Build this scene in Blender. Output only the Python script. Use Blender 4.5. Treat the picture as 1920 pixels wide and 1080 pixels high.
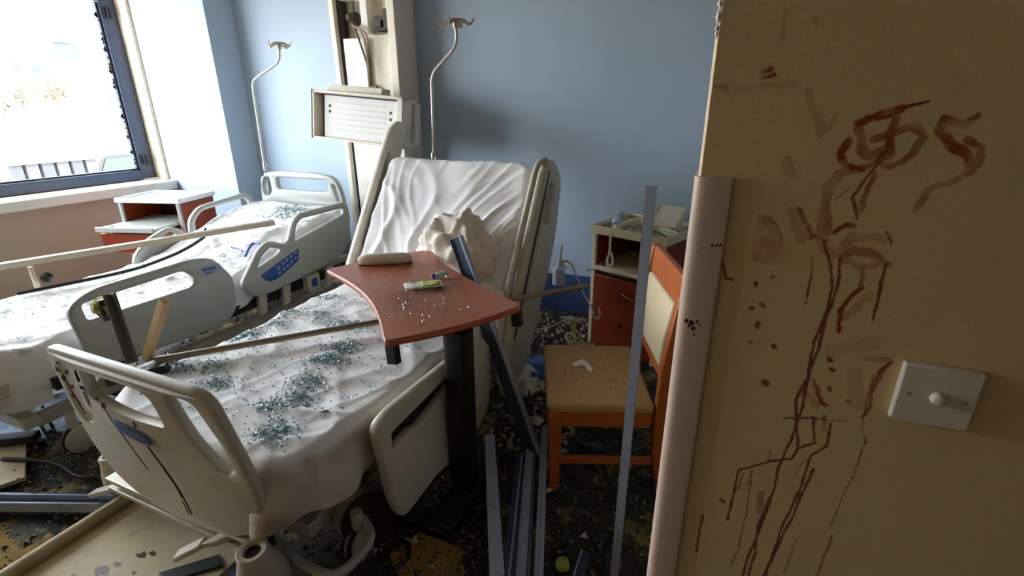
import bpy, bmesh, math, random
import numpy as np
from mathutils import Vector, Matrix, noise
random.seed(7)
R = math.radians
for o in list(bpy.data.objects): bpy.data.objects.remove(o)
scn = bpy.context.scene
COL = scn.collection

# ---------------------------------------------------------------- camera, sky, sun, exposure
cam = bpy.data.cameras.new('camera'); cam_o = bpy.data.objects.new('camera', cam); COL.objects.link(cam_o)
cam.sensor_width = 36.0; cam.lens = 928.2 / 1920 * 36.0; cam.clip_start = 0.05; cam.clip_end = 500
CAM_Z = 1.6
_p, _y, _r = R(20.12), R(23.39), R(-0.235)
fw = Vector((-math.sin(_y)*math.cos(_p), math.cos(_y)*math.cos(_p), -math.sin(_p)))
rt = Vector((math.cos(_y), math.sin(_y), 0)); up = rt.cross(fw)
r2 = rt*math.cos(_r) + up*math.sin(_r); u2 = -rt*math.sin(_r) + up*math.cos(_r)
m3 = Matrix((r2, u2, -fw)).transposed()
cam_o.matrix_world = Matrix.Translation((0, 0, CAM_Z)) @ m3.to_4x4()
scn.camera = cam_o
world = bpy.data.worlds.new('sky'); scn.world = world; world.use_nodes = True
wb = world.node_tree.nodes['Background']; wb.inputs[0].default_value = (0.83, 0.92, 1.0, 1); wb.inputs[1].default_value = 14.0
sun = bpy.data.lights.new('sun', 'SUN'); sun.energy = 8.0; sun.angle = R(1.0); sun.color = (1, .95, .86)
sun_o = bpy.data.objects.new('sun', sun); COL.objects.link(sun_o)
sun_o.rotation_euler = Vector((-.55, .35, -.75)).to_track_quat('-Z', 'Y').to_euler()
portal = bpy.data.lights.new('window_portal', 'AREA'); portal.shape = 'RECTANGLE'; portal.size = 3.9; portal.size_y = 1.6
portal.cycles.is_portal = True
portal_o = bpy.data.objects.new('window_portal', portal); COL.objects.link(portal_o)
portal_o.location = (-5.22, 1.4, 1.75); portal_o.rotation_euler = Vector((1, 0, 0)).to_track_quat('-Z', 'Z').to_euler()
scn.view_settings.view_transform = 'Standard'; scn.view_settings.look = 'None'
scn.view_settings.gamma = 1.0; scn.view_settings.use_curve_mapping = False
scn.view_settings.exposure = 0.55

# ---------------------------------------------------------------- materials
def lin(c):
    return tuple(((v/255)/12.92 if v/255 <= .04045 else ((v/255+.055)/1.055)**2.4) for v in c) + (1,)
MATS = {}
def mat(name, rgb, rough=.6, metal=0.0, dirt=0.0, dirt_rgb=(70, 60, 45), scale=14.0, bump=0.0, bscale=None, spec=.5, lo=.5, hi=.75, trans=0.0):
    m = bpy.data.materials.new(name); m.use_nodes = True; nt = m.node_tree; N = nt.nodes; L = nt.links
    b = N['Principled BSDF']
    b.inputs['Base Color'].default_value = lin(rgb); b.inputs['Roughness'].default_value = rough
    b.inputs['Metallic'].default_value = metal; b.inputs['Specular IOR Level'].default_value = spec
    b.inputs['Transmission Weight'].default_value = trans
    tc = N.new('ShaderNodeTexCoord')
    if dirt > 0:
        nz = N.new('ShaderNodeTexNoise'); nz.inputs['Scale'].default_value = scale; nz.inputs['Detail'].default_value = 9; nz.inputs['Roughness'].default_value = .65
        L.new(tc.outputs['Object'], nz.inputs['Vector'])
        mr = N.new('ShaderNodeMapRange'); mr.inputs[1].default_value = lo; mr.inputs[2].default_value = hi; mr.inputs[4].default_value = dirt
        L.new(nz.outputs['Fac'], mr.inputs[0])
        mx = N.new('ShaderNodeMix'); mx.data_type = 'RGBA'
        L.new(mr.outputs[0], mx.inputs[0]); mx.inputs[6].default_value = lin(rgb); mx.inputs[7].default_value = lin(dirt_rgb)
        L.new(mx.outputs[2], b.inputs['Base Color'])
    if bump > 0:
        n2 = N.new('ShaderNodeTexNoise'); n2.inputs['Scale'].default_value = bscale or 60; n2.inputs['Detail'].default_value = 6
        L.new(tc.outputs['Object'], n2.inputs['Vector'])
        bp = N.new('ShaderNodeBump'); bp.inputs['Strength'].default_value = bump; bp.inputs['Distance'].default_value = .01
        L.new(n2.outputs['Fac'], bp.inputs['Height']); L.new(bp.outputs[0], b.inputs['Normal'])
    MATS[name] = m
    return m
def stain_mat(name, rgb, cols, rough=.7, dirt=.25, dirt_rgb=(120, 105, 80), scale=9, bump=.15, bscale=120, lo=.5, hi=.75):
    """material with a painted stain attribute: three channels, one colour each, for stains and the shade painted on sheet sides"""
    m = mat(name, rgb, rough, dirt=dirt, dirt_rgb=dirt_rgb, scale=scale, bump=bump, bscale=bscale, lo=lo, hi=hi)
    nt = m.node_tree; N = nt.nodes; L = nt.links; b = N['Principled BSDF']
    at = N.new('ShaderNodeAttribute'); at.attribute_name = 'stain'
    sp = N.new('ShaderNodeSeparateColor'); L.new(at.outputs['Color'], sp.inputs[0])
    prev = b.inputs['Base Color'].links[0].from_socket
    for i, c in enumerate(cols):
        mx = N.new('ShaderNodeMix'); mx.data_type = 'RGBA'
        L.new(sp.outputs[i], mx.inputs[0]); L.new(prev, mx.inputs[6]); mx.inputs[7].default_value = lin(c); prev = mx.outputs[2]
    L.new(prev, b.inputs['Base Color'])
    return m
M = MATS
mat('blue_paint', (168, 186, 206), .55, dirt=.25, dirt_rgb=(150, 168, 188), scale=2.2, bump=.06, bscale=180)
mat('blue_vinyl', (58, 82, 128), .4, dirt=.5, dirt_rgb=(50, 54, 60), scale=7)
mat('tan_paint', (206, 184, 160), .6, dirt=.35, dirt_rgb=(186, 162, 136), scale=3, bump=.05, bscale=160)
mat('cream_paint', (232, 220, 196), .55, dirt=.3, dirt_rgb=(190, 170, 135), scale=5)
mat('white_paint', (228, 231, 234), .6, dirt=.2, dirt_rgb=(205, 208, 212), scale=4)
stain_mat('beige_wall', (224, 196, 146), [(124, 14, 11), (152, 62, 16), (206, 152, 50)], .5, dirt=.3, dirt_rgb=(206, 176, 126), scale=5, bump=.12, bscale=160)
mat('guard_plastic', (206, 178, 158), .4, dirt=.3, dirt_rgb=(184, 154, 134), scale=12)
mat('plaster', (230, 225, 215), .9, bump=.5, bscale=60)
mat('ceiling_white', (160, 156, 148), .8)
mat('frame_grey', (62, 74, 98), .35, metal=.2, dirt=.3, dirt_rgb=(100, 105, 112), scale=18)
mat('gasket', (18, 20, 28), .6)
mat('sill_stone', (235, 228, 214), .45, dirt=.4, dirt_rgb=(200, 190, 170), scale=16)
mat('bed_plastic', (198, 190, 172), .38, dirt=.45, dirt_rgb=(142, 126, 98), scale=11, lo=.52, hi=.8)
mat('bed_plastic_grey', (172, 174, 168), .38, dirt=.35, dirt_rgb=(136, 132, 118), scale=9, lo=.5, hi=.85)
mat('bed_metal', (196, 190, 172), .4, metal=.2, dirt=.5, dirt_rgb=(120, 104, 80), scale=20)
mat('dark_metal', (34, 34, 36), .5, metal=.3)
mat('tire_rubber', (32, 22, 20), .6)
mat('brake_red', (82, 34, 30), .5); mat('blood', (66, 12, 14), .35); mat('white_cloth', (240, 228, 216), .9, dirt=.2, dirt_rgb=(214, 192, 170), scale=7, bump=.15, bscale=160); mat('chair_cream', (208, 188, 152), .7, dirt=.3, dirt_rgb=(186, 162, 124), scale=8)
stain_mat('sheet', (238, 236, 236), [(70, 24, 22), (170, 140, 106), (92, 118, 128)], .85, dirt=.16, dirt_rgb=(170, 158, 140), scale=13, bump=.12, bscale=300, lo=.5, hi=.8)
mat('cream_cloth', (232, 220, 200), .9, dirt=.3, dirt_rgb=(190, 168, 140), scale=9, bump=.2, bscale=200)
mat('label_blue', (52, 84, 156), .4); mat('label_pale', (150, 160, 178), .4); mat('label_white', (205, 212, 222), .4)
mat('chrome', (200, 200, 198), .25, metal=.9)
mat('pole_paint', (205, 200, 190), .35, metal=.4)
mat('hook_bronze', (176, 158, 138), .4, metal=.4)
mat('fitting_white', (248, 248, 246), .5)
mat('unit_cream', (246, 237, 220), .5, dirt=.35, dirt_rgb=(190, 168, 132), scale=8)
mat('unit_white', (250, 247, 240), .5, dirt=.2, dirt_rgb=(205, 195, 172), scale=10)
mat('unit_dark', (58, 50, 44), .6, dirt=.5, dirt_rgb=(100, 92, 80), scale=30)
mat('brown_plastic', (110, 86, 58), .5)
mat('cable_pink', (170, 140, 130), .6); mat('cable_grey', (104, 98, 90), .6); mat('cable_black', (20, 20, 22), .5)
mat('cherry_wood', (138, 52, 26), .38, dirt=.6, dirt_rgb=(112, 34, 14), scale=6, bump=.05)
mat('table_wood', (166, 86, 54), .34, dirt=.55, dirt_rgb=(146, 96, 74), scale=7, bump=.05, lo=.42, hi=.66)
mat('table_edge', (182, 84, 42), .35)
mat('chair_wood', (176, 92, 42), .38, dirt=.5, dirt_rgb=(140, 62, 22), scale=7)
mat('orange_wood', (176, 104, 50), .45, dirt=.4, dirt_rgb=(150, 84, 40), scale=8)
mat('niche_dark', (70, 24, 14), .5, dirt=.6, dirt_rgb=(30, 18, 14), scale=7)
mat('seat_vinyl', (184, 144, 88), .5, dirt=.35, dirt_rgb=(160, 122, 72), scale=10, bump=.08, bscale=220)
mat('seat_speckle', (70, 58, 40), .8)
mat('tray_cream', (226, 212, 176), .45, dirt=.35, dirt_rgb=(180, 160, 120), scale=14)
mat('phone_beige', (228, 218, 192), .45, dirt=.2, dirt_rgb=(180, 168, 140), scale=20)
mat('black_plastic', (12, 12, 13), .45)
mat('alu_blue', (164, 176, 198), .36, metal=.15, dirt=.45, dirt_rgb=(120, 122, 126), scale=24, bump=.1)
mat('alu_dark', (58, 68, 94), .4, metal=.15, dirt=.4, dirt_rgb=(80, 84, 92), scale=20)
mat('alu_strip', (142, 150, 168), .42, metal=.1, dirt=.3, dirt_rgb=(84, 90, 104), scale=16)
mat('rod_bronze', (152, 134, 110), .45, metal=.3, dirt=.5, dirt_rgb=(94, 78, 58), scale=25)
mat('beam_cream', (182, 170, 146), .5, dirt=.5, dirt_rgb=(168, 148, 112), scale=12)
mat('tan_wood', (206, 172, 124), .6, dirt=.4, dirt_rgb=(150, 112, 70), scale=14)
mat('foam_yellow', (168, 150, 78), .9, dirt=.7, dirt_rgb=(48, 42, 28), scale=30)
mat('glass_teal', (92, 150, 162), .12, spec=.8); mat('glass_clear', (190, 210, 214), .1, spec=.9)
mat('glass_dark', (10, 34, 36), .08, spec=.9); mat('dust', (196, 190, 180), .9)
mat('rubble_dark', (58, 52, 38), .9, dirt=.6, dirt_rgb=(20, 20, 16), scale=9)
mat('rubble_ochre', (150, 118, 56), .9, dirt=.7, dirt_rgb=(66, 50, 26), scale=30)
mat('rubble_pale', (184, 172, 148), .9, dirt=.5, dirt_rgb=(110, 98, 76), scale=20)
mat('panel_blue_white', (150, 172, 204), .6, dirt=.75, dirt_rgb=(40, 66, 104), scale=22, lo=.46, hi=.62)  # bluish light on the white tiles is put into this colour
mat('panel_cream', (196, 176, 142), .55, dirt=.5, dirt_rgb=(140, 116, 84), scale=9)
mat('blue_plastic', (46, 92, 160), .35); mat('bottle_pale', (186, 200, 216), .3); mat('cap_blue', (36, 96, 190), .35)
mat('yellow_green', (186, 196, 90), .5); mat('purple', (96, 66, 160), .5); mat('packet', (222, 224, 214), .35)
mat('wire_white', (220, 212, 198), .5)
mat('switch_white', (222, 212, 196), .35)
mat('ground_pale', (190, 182, 168), .9, dirt=.4, dirt_rgb=(120, 112, 98), scale=.4)
mat('hall_beige', (140, 118, 88), .6, dirt=.3, dirt_rgb=(120, 100, 72), scale=3)
mat('light_block_brown', (70, 52, 36), .6, dirt=.4, dirt_rgb=(52, 38, 26), scale=3)
mat('tower_paint', (54, 56, 62), .8)
mat('building_pale', (226, 226, 230), .8); mat('building_dark', (50, 52, 58), .8); mat('teal_paint', (38, 78, 75), .7)
mat('shrub', (128, 119, 100), .9); mat('car_grey', (34, 36, 42), .4); mat('block_grey', (62, 60, 62), .9)
mat('angle_grey', (92, 86, 80), .45, metal=.2, dirt=.4, dirt_rgb=(60, 54, 48), scale=20)
def floor_mat():
    m = bpy.data.materials.new('floor_grime'); m.use_nodes = True; nt = m.node_tree; N = nt.nodes; L = nt.links; b = N['Principled BSDF']
    tc = N.new('ShaderNodeTexCoord')
    def nz(scale, lo, hi):
        n = N.new('ShaderNodeTexNoise'); n.inputs['Scale'].default_value = scale; n.inputs['Detail'].default_value = 10; n.inputs['Roughness'].default_value = .7
        L.new(tc.outputs['Object'], n.inputs['Vector']); r = N.new('ShaderNodeMapRange'); r.inputs[1].default_value = lo; r.inputs[2].default_value = hi
        L.new(n.outputs['Fac'], r.inputs[0]); return r.outputs[0]
    prev = None
    for (s, lo, hi, c) in ((3.1, .48, .6, (74, 64, 36)), (4.3, .54, .64, (164, 132, 64)), (6.7, .53, .64, (16, 46, 50)), (11, .58, .66, (142, 130, 98)), (5.1, .66, .7, (80, 18, 14))):
        mx = N.new('ShaderNodeMix'); mx.data_type = 'RGBA'; L.new(nz(s, lo, hi), mx.inputs[0])
        if prev is None: mx.inputs[6].default_value = lin((40, 40, 32))
        else: L.new(prev, mx.inputs[6])
        mx.inputs[7].default_value = lin(c); prev = mx.outputs[2]
    L.new(prev, b.inputs['Base Color']); b.inputs['Roughness'].default_value = .55
    bp = N.new('ShaderNodeBump'); bp.inputs['Strength'].default_value = .6; bp.inputs['Distance'].default_value = .02
    L.new(nz(38, .3, .7), bp.inputs['Height']); L.new(bp.outputs[0], b.inputs['Normal'])
    M['floor_grime'] = m
floor_mat()

# ---------------------------------------------------------------- mesh helpers (all coordinates are world coordinates)
class MB:
    def __init__(s): s.v = []; s.f = []
    def add(s, vs, fs):
        n = len(s.v); s.v += [tuple(v) for v in vs]; s.f += [tuple(i+n for i in f) for f in fs]; return s
    def box(s, c, d, rot=None):
        x, y, z = d[0]/2, d[1]/2, d[2]/2; c = Vector(c); rot = rot or Matrix.Identity(3)
        vs = [c + rot @ Vector(q) for q in ((-x,-y,-z),(x,-y,-z),(x,y,-z),(-x,y,-z),(-x,-y,z),(x,-y,z),(x,y,z),(-x,y,z))]
        return s.add(vs, [(0,3,2,1),(4,5,6,7),(0,1,5,4),(1,2,6,5),(2,3,7,6),(3,0,4,7)])
    def bx(s, x0, x1, y0, y1, z0, z1): return s.box(((x0+x1)/2, (y0+y1)/2, (z0+z1)/2), (x1-x0, y1-y0, z1-z0))
    def prism(s, poly, ext):
        """closed polygon of 3-D points swept by vector ext"""
        n = len(poly); p = [Vector(q) for q in poly]; e = Vector(ext)
        return s.add(p + [q+e for q in p], [tuple(range(n))[::-1], tuple(range(n, 2*n))] + [(i, (i+1) % n, n+(i+1) % n, n+i) for i in range(n)])
    def bar(s, p0, p1, profile, upv=(0, 0, 1)):
        """profile: 2-D polygon (side, up) swept from p0 to p1"""
        p0 = Vector(p0); p1 = Vector(p1); d = (p1-p0).normalized(); u = Vector(upv); sd = d.cross(u).normalized(); u = sd.cross(d)
        return s.prism([p0 + sd*a + u*b for a, b in profile], p1-p0)
    def tube(s, pts, r, seg=8, closed=False):
        P = [Vector(p) for p in pts]; n = len(P); rs = r if isinstance(r, (list, tuple)) else [r]*n; rings = []; nrm = None
        for i in range(n):
            t = (P[(i+1) % n]-P[i-1]) if closed else (P[min(i+1, n-1)]-P[max(i-1, 0)]); t.normalize()
            if nrm is None:
                nrm = t.orthogonal().normalized()
            nrm = (nrm - t*nrm.dot(t))
            nrm = nrm.normalized() if nrm.length > 1e-6 else t.orthogonal().normalized()
            bn = t.cross(nrm); rings.append([P[i] + (nrm*math.cos(a)+bn*math.sin(a))*rs[i] for a in [2*math.pi*k/seg for k in range(seg)]])
        fs = []; vs = [q for g in rings for q in g]
        for i in range(n if closed else n-1):
            j = (i+1) % n
            for k in range(seg): fs.append((i*seg+k, i*seg+(k+1) % seg, j*seg+(k+1) % seg, j*seg+k))
        if not closed: fs += [tuple(range(seg))[::-1], tuple(range((n-1)*seg, n*seg))]
        return s.add(vs, fs)
    def lathe(s, base, prof, axis=(0, 0, 1), seg=20):
        a = Vector(axis).normalized(); b = a.orthogonal().normalized(); c = a.cross(b); base = Vector(base); n = len(prof); vs = []
        for r, h in prof: vs += [base + a*h + (b*math.cos(2*math.pi*k/seg)+c*math.sin(2*math.pi*k/seg))*max(r, 1e-4) for k in range(seg)]
        fs = [(i*seg+k, i*seg+(k+1) % seg, (i+1)*seg+(k+1) % seg, (i+1)*seg+k) for i in range(n-1) for k in range(seg)]
        return s.add(vs, fs + [tuple(range(seg))[::-1], tuple(range((n-1)*seg, n*seg))])
    def grid(s, nu, nv, fn):
        vs = [fn(i/(nu-1), j/(nv-1)) for i in range(nu) for j in range(nv)]
        return s.add(vs, [(i*nv+j, (i+1)*nv+j, (i+1)*nv+j+1, i*nv+j+1) for i in range(nu-1) for j in range(nv-1)])
    def mesh(s, name):
        me = bpy.data.meshes.new(name); me.from_pydata(s.v, [], s.f); me.update(); return me
def rnd(pts, r, n=6, closed=True):
    """round the corners of a polyline"""
    P = [Vector(p) for p in pts]; out = []; m = len(P)
    for i in range(m):
        if not closed and i in (0, m-1): out.append(P[i]); continue
        a, b, c = P[i-1], P[i], P[(i+1) % m]; rr = r[i] if isinstance(r, (list, tuple)) else r
        u = (a-b); w = (c-b); d = min(rr, u.length*.49, w.length*.49)
        if d < 1e-5: out.append(b); continue
        p, q = b+u.normalized()*d, b+w.normalized()*d
        for k in range(n+1):
            t = k/n; out.append(p*(1-t)**2 + b*2*t*(1-t) + q*t*t)
    return out
def link(name, me, material, parent=None, smooth=40, bevel=0, seg=2, solid=0):
    bm = bmesh.new(); bm.from_mesh(me); bmesh.ops.recalc_face_normals(bm, faces=bm.faces[:]); bm.to_mesh(me); bm.free()
    o = bpy.data.objects.new(name, me); COL.objects.link(o)
    me.materials.append(M[material] if isinstance(material, str) else material)
    if smooth:
        me.shade_smooth(); me.set_sharp_from_angle(angle=R(smooth))
    if solid:
        md = o.modifiers.new('solid', 'SOLIDIFY'); md.thickness = solid; md.offset = 0
    if bevel:
        md = o.modifiers.new('bevel', 'BEVEL'); md.width = bevel; md.segments = seg; md.limit_method = 'ANGLE'; md.angle_limit = R(35)
    if parent is not None:
        o.parent = parent; o.matrix_parent_inverse = WM[parent.name].inverted()
    WM[o.name] = Matrix.Identity(4)
    return o
WM = {}
def ob(name, mb, material, parent=None, **k): return link(name, mb.mesh(name), material, parent, **k)
def tag(o, label, cat, group=None):
    o['label'] = label; o['category'] = cat
    if group: o['group'] = group
    return o
def thing(name, label, cat, loc, rotz=0, group=None):
    o = bpy.data.objects.new(name, None); COL.objects.link(o); o.location = loc; o.rotation_euler = (0, 0, rotz); o.empty_display_size = .1
    WM[o.name] = Matrix.Translation(loc) @ Matrix.Rotation(rotz, 4, 'Z')
    return tag(o, label, cat, group)
def struct(o): o['kind'] = 'structure'; return o
def stuff(o): o['kind'] = 'stuff'; return o
def plate(name, outer, holes, thick, to_world, material, parent=None, bevel=.004, smooth=40):
    """flat plate with holes: 2-D outlines (a,b), extruded thick, mapped by to_world(a,b,c)"""
    cu = bpy.data.curves.new(name, 'CURVE'); cu.dimensions = '2D'; cu.fill_mode = 'BOTH'; cu.extrude = max(thick/2-bevel, .0005); cu.bevel_depth = bevel; cu.bevel_resolution = 2
    cu.offset = -bevel
    for ring in [outer]+holes:
        sp = cu.splines.new('POLY'); sp.points.add(len(ring)-1); sp.use_cyclic_u = True
        for p, q in zip(sp.points, ring): p.co = (q[0], q[1], 0, 1)
    t = bpy.data.objects.new(name, cu); COL.objects.link(t)
    dg = bpy.context.evaluated_depsgraph_get(); me = bpy.data.meshes.new_from_object(t.evaluated_get(dg))
    bpy.data.objects.remove(t); bpy.data.curves.remove(cu)
    for v in me.vertices: v.co = to_world(*v.co)
    me.name = name; me.materials.clear()
    bm = bmesh.new(); bm.from_mesh(me); bmesh.ops.remove_doubles(bm, verts=bm.verts[:], dist=1e-5); bm.to_mesh(me); bm.free()
    return link(name, me, material, parent, smooth=smooth)
def r2d(pts, r, n=5): return [(p.x, p.y) for p in rnd([(a, b, 0) for a, b in pts], r, n)]
def fbm(x, y, z=0.0, o=3): return noise.fractal(Vector((x, y, z)), 1.0, 2.0, o)
def set_stain(me, fn):
    at = me.attributes.new('stain', 'FLOAT_COLOR', 'POINT')
    at.data.foreach_set('color', np.array([tuple(fn(v.co))+(1.0,) for v in me.vertices], dtype=np.float32).ravel())
def shards(name, n, place, smin, smax, material, parent=None, flat=.25):
    mb = MB()
    for _ in range(n):
        c = place()
        if c is None: continue
        c = Vector(c); s = random.uniform(smin, smax); a = random.uniform(0, 6.28); rot = Matrix.Rotation(a, 3, 'Z') @ Matrix.Rotation(random.uniform(-.6, .6), 3, 'X')
        k = random.uniform(.5, 1.0)
        vs = [c + rot @ Vector(q) for q in ((-s*.5, -s*.4*k, 0), (s*.5, -s*.3, 0), (s*.1, s*.5*k, 0), (s*.05, 0, s*flat))]
        mb.add(vs, [(0, 2, 1), (0, 1, 3), (1, 2, 3), (2, 0, 3)])
    return stuff(ob(name, mb, material, parent, smooth=0))

# ================================================================ the room
YW, XW, ZC, YP = 3.63, -5.26, 2.72, 0.75      # back wall, window wall, ceiling, face of the near partition
struct(ob('floor', MB().bx(-5.6, 2.4, -1.6, 3.8, -.12, 0), 'floor_grime', smooth=0))
struct(ob('ceiling', MB().bx(-5.8, 2.4, -1.6, 3.8, ZC, ZC+.1), 'ceiling_white', smooth=0))
struct(ob('wall_back', MB().bx(-5.6, 2.4, YW, YW+.17, 0, ZC), 'blue_paint', smooth=0))
bb = struct(ob('baseboard_back', MB().bx(-4.28, 2.2, YW-.012, YW, 0, .34), 'blue_vinyl', bevel=.004))
WY0, WY1, WZ0, WZ1 = -.6, 3.33, .92, 2.6
w = MB().bx(-5.46, XW, -1.6, YW, 0, WZ0).bx(-5.46, XW, -1.6, YW, WZ1, ZC).bx(-5.46, XW, WY1, YW, WZ0, WZ1).bx(-5.46, XW, -1.6, WY0, WZ0, WZ1)
struct(ob('wall_left', w, 'tan_paint', smooth=0))
struct(ob('trim_1', MB().bx(-5.3, -4.29, 3.345, YW, 0, ZC), 'blue_paint', bevel=.006))                       # pier beside the window
struct(ob('trim_2', MB().bx(-5.46, -5.268, WY1-.012, WY1+.002, WZ0, WZ1), 'cream_paint', smooth=0))          # window jamb lining
struct(ob('trim_3', MB().bx(-5.46, -5.15, WY0-.05, WY1+.01, .825, .915), 'sill_stone', bevel=.012))           # window sill
struct(ob('wall_side', MB().bx(2.2, 2.4, YP, 3.8, 0, ZC), 'blue_paint', smooth=0))
struct(ob('wall_light_block', MB().bx(.58, .75, -1.6, YP, 0, ZC), 'light_block_brown', smooth=0))  # unseen wall, added to block light and darken the partition's right side
struct(ob('wall_front', MB().bx(-5.6, 2.4, -1.6, -1.4, 0, ZC), 'hall_beige', smooth=0))
# window frame with mullion and the remains of the broken glass
wf = MB().bx(-5.5, -5.42, WY1-.15, WY1-.012, WZ0+.01, WZ1-.01).bx(-5.5, -5.42, WY0, WY0+.1, WZ0+.01, WZ1-.01).bx(-5.5, -5.42, WY0+.1, WY1-.15, WZ0+.0, WZ0+.1).bx(-5.5, -5.42, WY0+.1, WY1-.15, WZ1-.09, WZ1-.01)
win = struct(ob('window_1', wf, 'frame_grey', bevel=.006))
g = MB()
g.bx(-5.475, -5.44, WY1-.17, WY1-.15, WZ0+.1, WZ1-.1).bx(-5.475, -5.44, WY0+.1, WY1-.15, WZ0+.1, WZ0+.116)
ob('rubber_gasket', g, 'gasket', win, smooth=0)
g = MB()
for i in range(60):
    z = WZ0+.1+random.random()*1.4; s = random.uniform(.008, .03); g.prism([(-5.46, WY1-.165, z-s), (-5.46, WY1-.165-s*random.uniform(.5, 1.3), z), (-5.46, WY1-.165, z+s)], (.006, 0, 0))
stuff(ob('glass_remnants', g, 'glass_dark', win, smooth=0))
for z in (1.12, 2.42):
    ob('hinge', MB().lathe((-5.40, WY1-.1, z-.05), [(.012, 0), (.014, .01), (.014, .09), (.012, .1)]).bx(-5.43, -5.405, WY1-.13, WY1-.07, z-.04, z+.04), 'dark_metal', win)

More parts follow.
